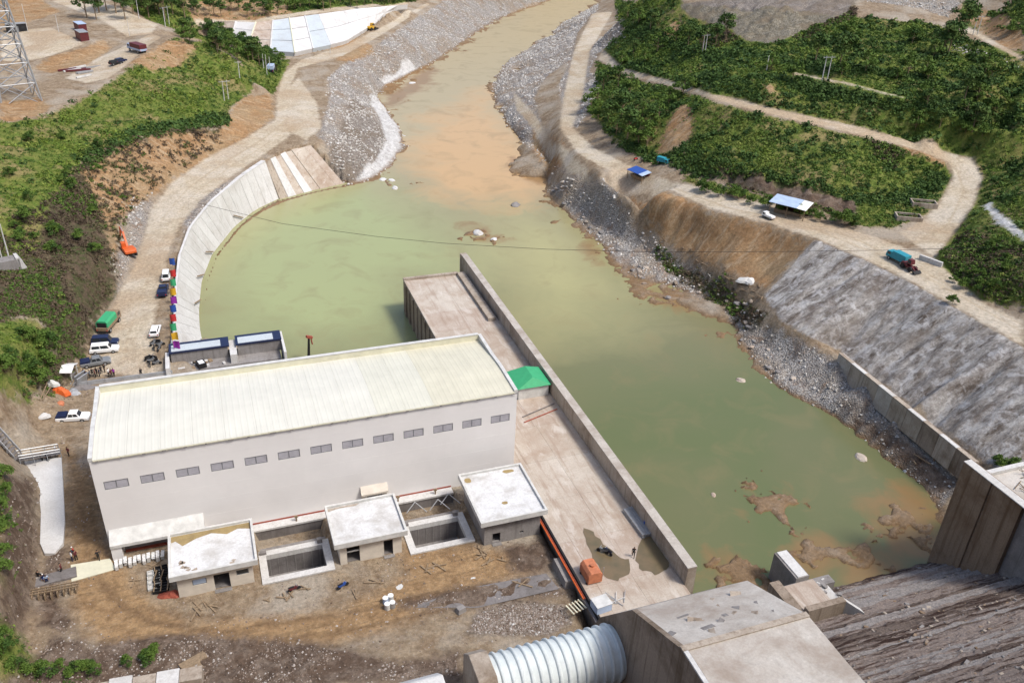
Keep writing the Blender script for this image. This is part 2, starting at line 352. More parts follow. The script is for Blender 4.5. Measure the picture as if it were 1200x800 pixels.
layer('soil', [[(262,148),(275,122),(292,112),(318,112),(322,138),(290,160),(262,170),(250,155)],[(764,192),(785,188),(806,180),(812,150),(812,128),(800,122),(790,132),(780,150),(772,168)],
  [(740,232),(830,250),(900,266),(950,282),(900,335),(860,318),(800,295),(760,270)],[(215,0),(225,24),(300,24),(345,18),(330,0)],[(95,200),(140,172),(190,157),(240,153),(262,152),(292,160),(250,184),(205,210),(165,236),(140,262),(132,300),(122,262),(110,230)],[(150,75),(190,52),(215,46),(232,56),(215,72),(180,84)],
  [(40,80),(60,66),(100,56),(122,46),(130,58),(108,74),(60,86)],[(0,118),(45,114),(60,124),(50,134),(0,142)],[(0,0),(50,0),(70,14),(20,30),(0,30)],[(775,35),(800,20),(795,40),(778,55)],
  [(1120,22),(1155,10),(1200,40),(1200,60),(1150,37)],[(1155,45),(1200,45),(1200,60),(1165,52)],
  [(1060,172),(1108,188),(1104,194),(1058,177)],[(440,112),(470,118),(490,100),(505,76),(480,86),(452,99)],
  [(625,148),(660,165),(665,190),(690,205),(640,200),(625,178)],[(384,52),(420,45),(440,62),(415,72),(395,72)],[(895,102),(908,102),(912,112),(900,112)]])
layer('brush', [[(0,330),(60,235),(90,196),(140,168),(190,155),(235,150),(262,150),(255,170),(200,205),(150,240),(138,270),(132,310),(138,345),(118,372),(100,410),(75,455),(0,500),(0,470),(50,430),(60,400),(40,370),(0,390)],
  [(1100,300),(1120,262),(1160,285),(1200,300),(1200,372),(1150,350)],[(830,10),(1000,0),(1000,20),(950,45),(880,45),(820,60)],
  [(840,196),(930,214),(1000,234),(1000,252),(930,236),(860,216)],[(1020,170),(1060,178),(1040,200)],[(770,292),(850,330),(900,370),(890,385),(830,350),(780,312)]])
layer('shot', [[(955,281),(1010,303),(1060,327),(1120,361),(1200,407),(1200,575),(1120,512),(1060,468),(985,410),(950,396),(915,376),(895,346)],
  [(800,5),(830,5),(1000,0),(990,18),(900,50),(840,40)]])
layer('mud_and_shade', [[(0,556),(40,560),(47,640),(38,720),(0,745)],[(836,198),(870,204),(930,214),(1005,234),(1004,252),(930,236),(850,214)],[(60,745),(110,755),(200,742),(340,748),(400,760),(470,775),(540,760),(545,800),(0,800)],[(455,705),(530,690),(640,672),(665,695),(560,712),(480,714)],  # second polygon: terrace undercut, dark soil with its deep shade put into the colour
  [(590,640),(640,636),(652,655),(640,672),(600,670)],[(985,470),(1050,515),(1130,562),(1100,580),(1060,545),(1000,500)],[(40,690),(60,640),(80,640),(70,700),(90,740),(45,735)]])
layer('clay', [[(80,650),(135,640),(160,690),(220,730),(400,715),(520,650),(640,640),(640,670),(540,695),(450,740),(300,770),(120,760),(90,720)],[(75,520),(110,560),(130,650),(85,660)],[(470,640),(560,640),(590,670),(480,690)]])
layer('rut', [strip(l,[(x+dx,y+dy) for x,y in l]) for l,dx,dy in (([(108,672),(127,699),(147,716),(175,731),(220,738),(275,743)],5,-5),([(163,711),(187,719),(220,722),(272,726)],1,-4),([(104,590),(110,625),(114,656)],4,0),([(94,590),(98,625),(104,658)],3,0),([(300,735),(400,722),(500,700),(560,690)],2,-5),([(330,752),(420,738),(520,716)],2,-4),([(170,440),(178,390),(188,345),(196,300)],2,0),([(140,440),(150,390),(166,345),(180,300)],2,0),([(188,260),(220,222),(262,192),(310,163),(338,140)],1,-3),([(198,262),(230,226),(270,196),(318,166)],1,-2),([(760,224),(850,244),(950,268),(1050,307),(1120,345),(1200,390)],1,-2),([(790,220),(900,247),(1000,280),(1080,318),(1200,382)],1,-2),([(1060,290),(1110,262),(1128,225),(1122,200)],3,1))])
layer('gravel', [[(796,6),(840,0),(1005,0),(985,22),(945,36),(905,54),(872,48),(850,30),(815,22)],[(545,742),(560,715),(600,705),(660,708),(672,730),(640,745),(590,745)],[(150,800),(170,770),(230,765),(250,800)],[(430,130),(415,110),(395,160),(385,190),(405,214),(432,210),(445,190),(455,160)]])
# sandbars in the pond
def bump_at(px, py, r, h, seed):
    c = at(px, py, WATER_Z); d = np.hypot(XX-c[0], YY-c[1])/r + fbm(XX*0.5, YY*0.5, seed, 4)*1.3
    return np.clip(1-d, 0, 1)*h*.74
BARS = sum(bump_at(*b) for b in [(898,588,6,3.2,1),(1052,612,6,3.4,2),(952,645,5,3,3),(1016,660,5,3.2,4),(870,672,6,3,5),(560,277,7,2.6,6),(765,346,8,3,9)])
rocky = np.clip(LAYERS['rock']+0.5,0,1); green = np.clip(LAYERS['veg']+0.5,0,1); brushy = np.clip(LAYERS['brush']+0.5,0,1)
soil = np.clip(LAYERS['soil']+0.5,0,1); roady = np.clip(LAYERS['road']+0.8,0,1); shot = np.clip(LAYERS['shot']+.5,0,1)
far = np.clip((YY-60)/300,0.15,1)
N1 = fbm(XX*0.12, YY*0.12, 3, 4); N2 = fbm(XX*0.6, YY*0.6, 11, 4); N3 = fbm(XX*1.3, YY*1.3, 23, 2)
ridg = 1-np.abs(fbm(XX*0.3, YY*0.3, 41, 3))*2
Z = Zb + (1-roady)*(green*(N1*1.1+N2*0.5) + brushy*(N1*1.0+N2*0.9) + rocky*(N2*0.5+N3*0.45) + soil*(N1*0.4+(fbm(XX*0.16,YY*0.6,71,4))*0.9) + shot*(fbm(XX*0.10,YY*0.55,51,4)*0.9+N3*0.2)) + N2*0.07
yard = (XX>-28)&(XX<41)&(YY>74)&(YY<145)
Z = np.where(yard, Zb + N2*0.10 + np.clip(LAYERS['mud_and_shade'],0,1)*(N1*0.5+N2*0.35+0.1), Z)
# no noise may lift the bed out of the water or drown the bank
Zr = Zb+(N1*1.5+N2*1.0+N3*0.3)*np.exp(-((Zb-WATER_Z)/1.6)**2)*((XX>54)|(YY>268))*np.clip(YY/100-.5,0,1)
under = Zr < WATER_Z-0.1
Z = np.where(under, np.minimum(np.minimum(Z,Zr), WATER_Z-0.12), np.maximum(Z, np.where(Zb>WATER_Z-1.5, WATER_Z+0.10+np.clip(Zr-WATER_Z,0,1)*.5, -99)))
Z = np.maximum(Z, -9)
Z = np.where(BARS>0.05, np.maximum(Z, np.minimum(-8.2+BARS*1.9, WATER_Z+0.35)+N3*0.12), Z)
# pits in front of the powerhouse, its service trench, and the bed under the concrete structures
def sink(x0,x1,y0,y1,z):
    global Z; Z = np.where((XX>x0)&(XX<x1)&(YY>y0)&(YY<y1), np.minimum(Z,z), Z)
sink(0.9,9.4,91.2,96.6,-4.2); sink(21.2,29.2,91.2,96.6,-4.2); sink(0.2,9.9,97.6,102.7,-1.9); sink(20.3,30.1,97.6,102.7,-1.9)
sink(40.6,55.6,62,177,-7.5)
def resamp(pl, n):
    q = np.array(pl); L = np.r_[0,np.cumsum(np.linalg.norm(np.diff(q[:,:2],axis=0),axis=1))]
    t = np.linspace(0,L[-1],n); return np.stack([np.interp(t,L,q[:,i]) for i in range(3)],1)
ctop = resamp([at(*p) for p in [(202,412,1.6),(206,390,1.9),(207.5,340,2.3),(212,300,2.8),(225,266,3.2),(250,236,3.5),(284,208,3.9),(311,190,4.2)]], 29)
cbot = resamp([at(x,y,-6.6) for x,y in [(241,412),(236,385),(234.5,365),(238,330),(250,300),(275,268),(300,248),(330,234)]], 29)
at_, ab_ = resamp([at(311,190,4.2),at(336,178,4.6),at(364,170,5)],9), resamp([at(329,236,-6.6),at(366,226,-6.6),at(405,217.5,-6.6)],9)
for _t,_b in ((ctop,cbot),(at_,ab_)):
    _s = sdist([tuple(p) for p in _t]+[tuple(p) for p in _b[::-1]], XX, YY, 6)
    Z = np.where(_s>-0.5, np.minimum(Z,-8.0), Z)
_lu=[at(*q) for q in [(252,27,15.3),(300,29,15.5),(360,21,15.5),(420,12.5,14.5),(478,7.5,11.5)]]; _ll=[at(*q) for q in [(250,47,8.6),(296,60,7.9),(342,65.5,7.3),(404,52,7.3),(462,16,8.0)]]
_lv=[tuple(p) for p in _ll]+[tuple(p) for p in _lu]; _lb=BVHTree.FromPolygons(_lv,[(i,i+1,i+6,i+5) for i in range(4)])
for _i,_j in zip(*np.where(sdist([p[:2] for p in _ll]+[p[:2] for p in _lu[::-1]],XX,YY,5)>-.5)):
    _h=_lb.ray_cast(Vector((XX[_i,_j],YY[_i,_j],400)),Vector((0,0,-1)))[0]
    if _h: Z[_i,_j]=min(Z[_i,_j],_h.z-1.0)
def terrain_material():
    m, nt, bs = _new('ground'); L = nt.links
    p = pos(nt)
    n_s = nz(nt, p, 0.09, 6, 0.6, 0.3); n_m = nz(nt, p, 0.45, 8, 0.65, 0.5); n_f = nz(nt, p, 2.6, 6, 0.7); n_x = nz(nt, p, 9.0, 3, 0.7)
    edge = nz(nt, p, 0.55, 8, 0.7, 0.3)
    vor = nt.nodes.new('ShaderNodeTexVoronoi'); vor.inputs['Scale'].default_value = 1.1; L.new(p, vor.inputs['Vector'])
    vor2 = nt.nodes.new('ShaderNodeTexVoronoi'); vor2.inputs['Scale'].default_value = 3.2; L.new(p, vor2.inputs['Vector'])
    def cv(s):
        sp = nt.nodes.new('ShaderNodeSeparateColor'); L.new(s, sp.inputs[0]); return sp.outputs[0]
    r1, r2 = cv(vor.outputs['Color']), cv(vor2.outputs['Color'])
    def mask(name, soft, amp):
        a = nt.nodes.new('ShaderNodeAttribute'); a.attribute_name = name
        d = math2(nt, 'ADD', math2(nt, 'ADD', a.outputs['Fac'], -0.35 if name == 'road' else 0.0), math2(nt, 'MULTIPLY', math2(nt, 'SUBTRACT', edge, 0.5), amp))
        return rng(nt, d, -soft, soft)
    def two(a, b, n, lo, hi): return mixc(nt, rng(nt, n, lo, hi), a, b)
    # base: gritty builders' dirt
    c = two((0.325,0.255,0.175), (0.19,0.132,0.083), n_m, 0.4, 0.66)
    c = mixc(nt, rng(nt, n_s, 0.48, 0.62), c, (0.36,0.31,0.245))
    c = mixc(nt, math2(nt,'MULTIPLY',rng(nt, n_f, 0.56, 0.72),0.7), c, (0.42,0.38,0.33))
    def lay(name, col, soft=0.35, amp=3.0, opacity=1.0):
        nonlocal c
        mk = mask(name, soft, amp)
        if opacity != 1.0: mk = math2(nt, 'MULTIPLY', mk, opacity)
        c = mixc(nt, mk, c, col); return mk
    clay = two((0.37,0.245,0.13), (0.24,0.15,0.078), n_m, 0.4, 0.65)
    ps = pos(nt, scale=(0.12,1.5,1)); rut = nz(nt, ps, 1.0, 5, 0.6)
    clay = mixc(nt, math2(nt,'MULTIPLY',rng(nt, rut, 0.5, 0.66),0.55), clay, (0.17,0.11,0.06))
    clay = mixc(nt, math2(nt,'MULTIPLY',rng(nt, n_f, 0.54, 0.7),0.5), clay, (0.42,0.34,0.25))
    lay('clay', clay, 1.2, 4)
    rock = mixc(nt, r1, (0.32,0.305,0.285), (0.56,0.54,0.51))
    rock = mixc(nt, math2(nt,'MULTIPLY',r2,0.55), rock, (0.36,0.34,0.325))
    rock = mixc(nt, math2(nt,'MULTIPLY',rng(nt, n_s, 0.44, 0.58),0.75), rock, (0.37,0.29,0.205))
    rock = mixc(nt, math2(nt,'MULTIPLY',rng(nt, nz(nt,p,0.2,7,.7,.5), 0.53, 0.64),0.7), rock, (0.27,0.155,0.08))
    rock = mixc(nt, rng(nt, vor2.outputs['Distance'], 0.32, 0.75), rock, (0.20,0.18,0.16))  # gaps between stones darkened, their shade put into the rock colour
    mrock = lay('rock', rock, 0.6, 4)
    brush = two((0.10,0.072,0.05), (0.058,0.072,0.026), n_m, 0.42, 0.6)
    brush = mixc(nt, rng(nt, n_f, 0.5, 0.7), brush, (0.155,0.115,0.078))
    lay('brush', brush, 0.8, 7)
    pw = pos(nt, scale=(0.17,0.5,0.17)); sh = nz(nt, pw, 1.0, 9, 0.72, 0.25)
    shot = two((0.46,0.44,0.41), (0.115,0.092,0.075), sh, 0.40, 0.62)
    shot = mixc(nt, math2(nt,'MULTIPLY',rng(nt, n_m, 0.5, 0.62),0.75), shot, (0.56,0.55,0.54))
    shot = mixc(nt, math2(nt,'MULTIPLY',rng(nt, nz(nt,p,.16,8,.7,.4), 0.52, 0.64),0.7), shot, (0.15,0.12,0.10))
    shot = mixc(nt, math2(nt,'MULTIPLY',rng(nt, n_s, 0.52, 0.64),0.5), shot, (0.20,0.17,0.14))
    lay('shot', shot, 0.3, 2)
    veg = two((0.105,0.155,0.028), (0.18,0.195,0.05), n_m, 0.4, 0.6)
    veg = mixc(nt, rng(nt, n_f, 0.5, 0.7), veg, (0.06,0.095,0.02))
    veg = mixc(nt, math2(nt,'MULTIPLY',rng(nt, n_s, 0.5, 0.62),0.8), veg, (0.26,0.205,0.095))
    lay('veg', veg, 0.5, 4)
    soil = two((0.36,0.225,0.118), (0.25,0.145,0.07), n_m, 0.38, 0.66)
    soil = mixc(nt, math2(nt,'MULTIPLY',rng(nt, n_s, 0.45, 0.62),0.7), soil, (0.31,0.23,0.135))
    soil = mixc(nt, rng(nt, nz(nt, pos(nt, scale=(.2,.9,.2)), 1.0, 7, .7), .5, .68), soil, (0.42,0.32,0.21))
    lay('soil', soil, 0.7, 7)
    grav = mixc(nt, r2, (0.12,0.10,0.085), (0.33,0.29,0.25))
    grav = mixc(nt, math2(nt,'MULTIPLY',rng(nt, n_s, 0.45, 0.6),0.7), grav, (0.17,0.135,0.10))
    lay('gravel', grav, 0.4, 2, 0.85)
    mud_and_shade = two((0.115,0.08,0.058), (0.24,0.19,0.15), n_m, 0.45, 0.68)
    mud_and_shade = mixc(nt, rng(nt, n_f, 0.56, 0.7), mud_and_shade, (0.055,0.04,0.03))
    mmud = lay('mud_and_shade', mud_and_shade, 0.8, 4)
    lay('rut', (0.165,0.105,0.06), 0.35, 1.6, 0.75)
    road = two((0.54,0.465,0.35), (0.41,0.34,0.245), n_m, 0.4, 0.65)
    road = mixc(nt, math2(nt,'MULTIPLY',rng(nt, n_s, 0.42, 0.6),0.6), road, (0.58,0.53,0.45))
    road = mixc(nt, math2(nt,'MULTIPLY',rng(nt, nz(nt,p,0.035,5,.6,.5), 0.47, 0.6),0.7), road, (0.40,0.295,0.19))
    road = mixc(nt, math2(nt,'MULTIPLY',rng(nt, n_f, 0.55, 0.72),0.4), road, (0.33,0.27,0.19))
    mroad = lay('road', road, 0.5, 3)
    c = mixc(nt, math2(nt,'MULTIPLY',mroad,math2(nt,'MULTIPLY',mask('rut',0.3,1.4),0.5)), c, (0.40,0.315,0.21))
    pale = two((0.62,0.615,0.60), (0.44,0.425,0.405), n_m, 0.45, 0.66)
    lay('pale', pale, 0.5, 3)
    # wet fringe at the waterline
    sp = nt.nodes.new('ShaderNodeSeparateXYZ'); L.new(p, sp.inputs[0])
    wet = rng(nt, math2(nt,'ADD',sp.outputs[2],math2(nt,'MULTIPLY',n_m,1.0)), -5.4, -4.6, 1, 0)
    c = mixc(nt, math2(nt,'MULTIPLY',wet,0.8), c, (0.20,0.118,0.055))
    g1 = nz(nt, p, 1.6, 9, 0.78); c = mixc(nt, 1.0, c, rng(nt, g1, 0.3, 0.7, 0.55, 1.3), 'MULTIPLY')
    L.new(c, bs.inputs['Base Color']); bs.inputs['Roughness'].default_value = 0.93; bs.inputs['Specular IOR Level'].default_value = 0.12
    h = math2(nt,'ADD', math2(nt,'MULTIPLY',n_f,1.0), math2(nt,'MULTIPLY',n_x,0.4))
    h = math2(nt,'ADD', h, math2(nt,'MULTIPLY', math2(nt,'MULTIPLY', vor2.outputs['Distance'], -1.2), mrock))
    bump(nt, bs, h, 0.7, 0.35)
    return m
me = bpy.data.meshes.new('terrain')
me.vertices.add(NX*NY); me.vertices.foreach_set('co', np.stack([XX,YY,Z],-1).ravel().astype(np.float32))
me.loops.add(FACES.size); me.loops.foreach_set('vertex_index', FACES.ravel().astype(np.int32))
me.polygons.add(len(FACES)); me.polygons.foreach_set('loop_start', (np.arange(len(FACES))*4).astype(np.int32))
me.polygons.foreach_set('use_smooth', np.ones(len(FACES), bool))
for k, d in LAYERS.items():
    a = me.attributes.new(k, 'FLOAT', 'POINT'); a.data.foreach_set('value', d.ravel().astype(np.float32))
me.update(calc_edges=True); me.validate()
me.materials.append(terrain_material())
link('terrain', me, kind='structure')
FINE = BVHTree.FromPolygons([tuple(v) for v in np.stack([XX,YY,Z],-1).reshape(-1,3)], [tuple(f) for f in FACES])
def gz(x, y):
    h = FINE.ray_cast(Vector((x,y,900)), Vector((0,0,-1)))[0]
    return h.z if h else 0.0
def spot(px, py):
    """where a thing seen at this pixel stands on the ground"""
    h = FINE.ray_cast(Vector(CAM), ray(px, py), 3000)[0]
    return tuple(h)

# ------------------------------------------------------------------ water: one murky sheet, silt as its own colour, left pond's sky reflection painted in
def water():
    gx = steps([(-20,2),(120,2.5),(200,4),(450,8),(500,1)]); gy = steps([(60,2),(220,3),(400,5),(950,20),(1000,1)])
    X, Y = np.meshgrid(gx, gy); n, m_ = len(gx), len(gy)
    idx = np.arange(n*m_).reshape(m_, n)
    fs = np.stack([idx[:-1,:-1],idx[:-1,1:],idx[1:,1:],idx[1:,:-1]],-1).reshape(-1,4)
    me = bpy.data.meshes.new('river_water'); me.from_pydata(np.stack([X,Y,np.full(X.shape,WATER_Z)],-1).reshape(-1,3).tolist(), [], fs.tolist())
    def reg(name, polys, reach=25):
        d = np.full(X.shape, -float(reach))
        for pl in polys: d = np.maximum(d, sdist([at(*q, WATER_Z) for q in pl], X, Y, reach))
        a = me.attributes.new(name, 'FLOAT', 'POINT'); a.data.foreach_set('value', d.ravel().astype(np.float32))
    reg('clear', [[(240,402),(234,365),(238,330),(250,300),(275,268),(300,248),(330,235),(368,224),(440,212),(500,250),(560,300),(545,330),(480,330),(476,372),(500,400)]])  # left pond, where a sky reflection is painted into the colour
    reg('silt', [[(480,170),(500,140),(560,110),(580,96),(600,150),(650,195),(645,225),(600,240),(560,235),(500,225)]])
    reg('yellow', [[(560,295),(600,250),(660,262),(720,306),(745,330),(700,380),(640,390),(600,360)]])
    reg('red', [[(446,112),(468,100),(505,78),(512,92),(490,112),(455,126)],[(540,262),(575,268),(590,282),(560,282)],[(876,572),(905,568),(925,590),(905,608),(880,604)],[(1022,604),(1055,590),(1082,605),(1075,632),(1045,630)],[(910,640),(965,634),(975,650),(930,662)],[(1000,650),(1035,645),(1045,665),(1010,675)],[(840,655),(900,650),(900,668),(850,675)],
       [(600,185),(640,190),(655,215),(620,212)],[(690,288),(715,318),(730,330),(705,320)],[(760,345),(800,348),(790,360)],[(1060,575),(1095,600),(1085,650),(1060,640)]], 12)
    m, nt, bs = _new('murky_water'); L = nt.links; p = pos(nt)
    n1 = nz(nt, p, 0.03, 5, 0.55, 0.6); n2 = nz(nt, p, 0.12, 5, 0.6, 0.8)
    def mk(name, soft, amp):
        a = nt.nodes.new('ShaderNodeAttribute'); a.attribute_name = name
        s = math2(nt,'ADD',math2(nt,'MULTIPLY',math2(nt,'SUBTRACT',n1,0.5),amp*1.5),math2(nt,'MULTIPLY',math2(nt,'SUBTRACT',n2,0.5),amp))
        return rng(nt, math2(nt,'ADD',a.outputs['Fac'],s), -soft, soft)
    c = mixc(nt, rng(nt, n1, 0.36, 0.64), (0.118,0.140,0.062), (0.140,0.145,0.072))
    sp = nt.nodes.new('ShaderNodeSeparateXYZ'); L.new(p, sp.inputs[0])
    c = mixc(nt, rng(nt, sp.outputs[1], 120, 300), c, (0.37,0.31,0.18))
    c = mixc(nt, math2(nt,'MULTIPLY',mk('clear', 12, 14),0.9), c, (0.31,0.345,0.165))  # own green of the left pond, lightened by a painted sky reflection
    c = mixc(nt, math2(nt,'MULTIPLY',mk('yellow', 16, 18),0.8), c, (0.37,0.35,0.165))
    c = mixc(nt, math2(nt,'MULTIPLY',mk('silt', 9, 26),0.92), c, (0.50,0.325,0.155))
    c = mixc(nt, math2(nt,'MULTIPLY',mk('red', 2.0, 13),0.75), c, (0.24,0.135,0.06))
    c = mixc(nt, math2(nt,'MULTIPLY',rng(nt, n2, 0.5, 0.7),0.35), c, (0.21,0.17,0.085))
    L.new(c, bs.inputs['Base Color']); bs.inputs['Roughness'].default_value = 0.22; bs.inputs['IOR'].default_value = 1.33; bs.inputs['Specular IOR Level'].default_value = 0.4
    rp = nz(nt, pos(nt, scale=(1.0,1.6,1)), 0.9, 4, 0.6); rp2 = nz(nt, pos(nt, scale=(1.0,1.8,1)), 0.22, 5, 0.6, .5); bump(nt, bs, math2(nt,'ADD',rp,math2(nt,'MULTIPLY',rp2,3.0)), 0.16, 0.06)
    me.materials.append(m); link('river_water', me, kind='structure')
water()
# ------------------------------------------------------------------ materials of the works
M = {}
M['wall'] = paint('plastered_wall', (0.75,0.735,0.72), 0.85, grime=0.07, scale=0.22, spec=0.15)
M['trim'] = paint('white_trim', (0.62,0.62,0.595), 0.6, grime=0.3, scale=0.8)
M['cream'] = paint('cream_parapet', (0.66,0.64,0.49), 0.7, grime=0.22, scale=0.5)
M['roof1'] = paint('cream_roof_sheet', (0.63,0.62,0.545), 0.55, grime=0.10, scale=0.25)
M['roof2'] = paint('ivory_roof_sheet', (0.61,0.60,0.505), 0.55, grime=0.12, scale=0.25)
M['roof3'] = paint('buff_roof_sheet', (0.60,0.575,0.455), 0.5, grime=0.14, scale=0.25)
M['louver'] = paint('grey_louver', (0.40,0.39,0.42), 0.5, grime=0.2)
M['door_grey'] = paint('grey_door', (0.27,0.265,0.265), 0.6, grime=0.35, scale=0.6)
def deckm(name, col):
    m = concrete(name, col, (0.30,0.215,0.155), 0.75, False, 0.15, 0.15, lo=0.40); nt = m.node_tree; bs = nt.nodes['Principled BSDF']
    src = bs.inputs['Base Color'].links[0].from_socket; a = nz(nt, pos(nt, scale=(0.9,0.07,1)), 1.0, 7, 0.66, .3); b = nz(nt, pos(nt, scale=(0.5,0.16,1)), 1.0, 7, 0.7, .6)
    c = mixc(nt, math2(nt,'MULTIPLY',rng(nt,a,.52,.64),.55), src, (0.28,0.20,0.15)); c = mixc(nt, math2(nt,'MULTIPLY',rng(nt,b,.55,.68),.6), c, (0.60,0.56,0.51))
    nt.links.new(c, bs.inputs['Base Color']); return m
M['deck'] = deckm('deck_concrete', (0.475,0.42,0.355)); M['deck2'] = deckm('deck_concrete_pale', (0.505,0.455,0.39)); M['deck3'] = deckm('deck_concrete_pink', (0.455,0.39,0.33))
M['stain'] = concrete('stained_concrete', (0.40,0.345,0.285), (0.17,0.12,0.08), 0.75, True, 0.2, 0.2)
M['brownc'] = concrete('brown_concrete', (0.30,0.245,0.195), (0.12,0.085,0.055), 0.85, True, 0.12, 0.2)
M['rusty'] = concrete('rust_streaked_concrete', (0.27,0.20,0.14), (0.13,0.075,0.04), 0.9, True, 0.12, 0.2)
M['coping'] = concrete('worn_coping', (0.46,0.425,0.38), (0.25,0.20,0.16), 0.8, False, 0.35, 0.2, lo=0.42)
M['pale'] = concrete('pale_concrete', (0.58,0.575,0.56), (0.36,0.33,0.29), 0.5, True, 0.10, 0.12)
M['pale2'] = concrete('clean_concrete', (0.60,0.595,0.58), (0.36,0.33,0.30), 0.45, False, 0.14, 0.12)
M['greyc'] = concrete('raw_grey_concrete', (0.27,0.255,0.245), (0.13,0.115,0.105), 0.6, True, 0.22, 0.2)
M['greyd'] = concrete('dark_grey_concrete', (0.20,0.185,0.18), (0.10,0.09,0.082), 0.6, True, 0.22, 0.2)
M['blocktop'] = concrete('mottled_concrete', (0.53,0.50,0.455), (0.29,0.235,0.19), 0.9, False, 0.16, 0.4, lo=0.38)
def rcc(name, col, dark, lo):
    m, nt, bs = _new(name); p1 = pos(nt, scale=(0.13,1.7,1.7)); a = nz(nt, p1, 1.0, 9, 0.72, 0.3); f = nz(nt, pos(nt), 3.0, 6, 0.75)
    c = mixc(nt, rng(nt, f, 0.35, 0.65), tuple(x*.7 for x in col), tuple(x*1.25 for x in col))
    c = mixc(nt, rng(nt, a, lo, lo+.12), c, dark); c = mixc(nt, rng(nt, f, .66, .74), c, (0.42,0.38,0.35))
    nt.links.new(c, bs.inputs['Base Color']); bs.inputs['Roughness'].default_value = .95; bs.inputs['Specular IOR Level'].default_value = .1
    bump(nt, bs, math2(nt,'ADD',f,a), 1.0, 0.35); return m
RCC = [rcc('rolled_concrete', (0.27,0.225,0.20), (0.085,0.055,0.045), .50), rcc('rolled_concrete_dark', (0.175,0.14,0.12), (0.05,0.032,0.027), .44), rcc('rolled_concrete_grey', (0.31,0.285,0.27), (0.12,0.09,0.075), .54)]
M['rcc'] = RCC[0]
M['flatroof'] = concrete('whitewashed_roof', (0.62,0.625,0.625), (0.38,0.36,0.33), 0.75, False, 0.3, 0.1)
M['ochre'] = concrete('ochre_damp', (0.33,0.25,0.12), (0.20,0.15,0.08), 0.7, False, 0.5, 0.1)
M['beige'] = paint('beige_plaster', (0.66,0.605,0.52), 0.8, grime=0.2, scale=0.8)
M['dark'] = paint('painted_inside_shade', (0.02,0.02,0.022), 0.9, grime=0)  # near-black that stands in for shade inside the slot and truck hood
M['steel'] = paint('galvanised_steel', (0.42,0.43,0.44), 0.45, 0.4, 0.3)
M['black'] = paint('black_rubber', (0.02,0.02,0.022), 0.7, grime=0.2)
M['glass'] = paint('dark_glass', (0.03,0.035,0.04), 0.12, grime=0, spec=0.5)
M['orange'] = paint('orange_paint', (0.66,0.13,0.03), 0.45)
M['orange2'] = paint('faded_orange_paint', (0.55,0.20,0.10), 0.6, grime=0.35, scale=1.2)
M['redbrown'] = paint('red_brown_paint', (0.36,0.09,0.055), 0.7, grime=0.4)
M['green'] = paint('green_tarpaulin', (0.05,0.36,0.16), 0.55, grime=0.15)
M['white'] = paint('white_paint', (0.80,0.80,0.79), 0.3, grime=0.08)
M['blue'] = paint('blue_paint', (0.03,0.09,0.36), 0.4)
M['navy'] = paint('navy_paint', (0.018,0.026,0.07), 0.3)
M['lblue'] = paint('pale_blue_sheet', (0.42,0.52,0.68), 0.5, grime=0.25, scale=0.6)
M['paleblue'] = concrete('bluish_lining', (0.47,0.52,0.55), (0.36,0.36,0.36), 0.5, False, 0.2, 0.1)
M['teal'] = paint('teal_paint', (0.03,0.28,0.36), 0.4)
M['yellow'] = paint('yellow_paint', (0.65,0.38,0.03), 0.45)
M['purple'] = paint('purple_cloth', (0.28,0.03,0.32), 0.8)
M['red'] = paint('red_cloth', (0.55,0.04,0.04), 0.8)
M['maroon'] = paint('maroon_paint', (0.13,0.03,0.035), 0.5)
M['wood'] = paint('weathered_wood', (0.30,0.22,0.14), 0.85, grime=0.45, scale=3)
M['grey'] = paint('grey_paint', (0.20,0.21,0.22), 0.35)
M['skin'] = paint('skin', (0.28,0.16,0.10), 0.6, grime=0)
M['hair'] = paint('dark_hair', (0.015,0.012,0.01), 0.7, grime=0)
M['penstock'] = paint('white_penstock_paint', (0.64,0.69,0.685), 0.85, grime=0.2, scale=0.6)
M['leaf'] = None

# ------------------------------------------------------------------ powerhouse
X0, X1, YF, YB = -19.2, 40.5, 103.4, 121.8
PH = thing('powerhouse', 'long white powerhouse hall with a cream ribbed roof and a row of high grey windows', 'powerhouse', (X0, YF, 0))
def ph(name, mb, mat, parent=None, off=(0,0,0), **k):
    mb.v = [(x-X0-off[0], y-YF-off[1], z-off[2]) for x,y,z in mb.v]
    return mb.build(name, mat, parent or PH, off, **k)
WX = [-18.1+4.541*i for i in range(13)]; WW, WZ0, WZ1 = 3.05, 10.95, 12.3
b = MB(); b.lohi((X0,YF,-2.2),(X1,YF+.4,WZ0)); b.lohi((X0,YF,WZ1),(X1,YF+.4,16.0))
e = X0
for x in WX: b.lohi((e,YF,WZ0),(x,YF+.4,WZ1)); e = x+WW
b.lohi((e,YF,WZ0),(X1,YF+.4,WZ1)); ph('wall', b, M['wall'])
def ridge(t): return 15.1+2.3*math.sin(math.pi*min(1,(1-t)*0.62+0.0)) if False else None
def roof_z(t):      # t = 0 at the front eave, 1 at the back gutter
    return 16.15 + (0.2*(t/0.42) if t < 0.42 else 0.2-1.05*((t-0.42)/0.58)) - 0.06*(abs(t-0.42)<0.08)*(1-abs(t-0.42)/0.08)
TS = [0,0.12,0.25,0.34,0.42,0.50,0.6,0.75,0.88,1]
for xs, nm in ((X0,'wall'),(X1-.4,'wall')):
    prof = [(YF+.4,-2.2)]+[(YF+.4+(YB-YF-.8)*t, max(16.0,roof_z(t))) for t in TS]+[(YB-.4,-2.2)]
    ph(nm, MB().extr(prof,'x',xs,xs+.4), M['wall'])
ph('wall', MB().lohi((X0,YB-.4,-2.2),(X1,YB,16.1)), M['wall'])
NP = 14; pw = (X1-X0-0.9)/NP
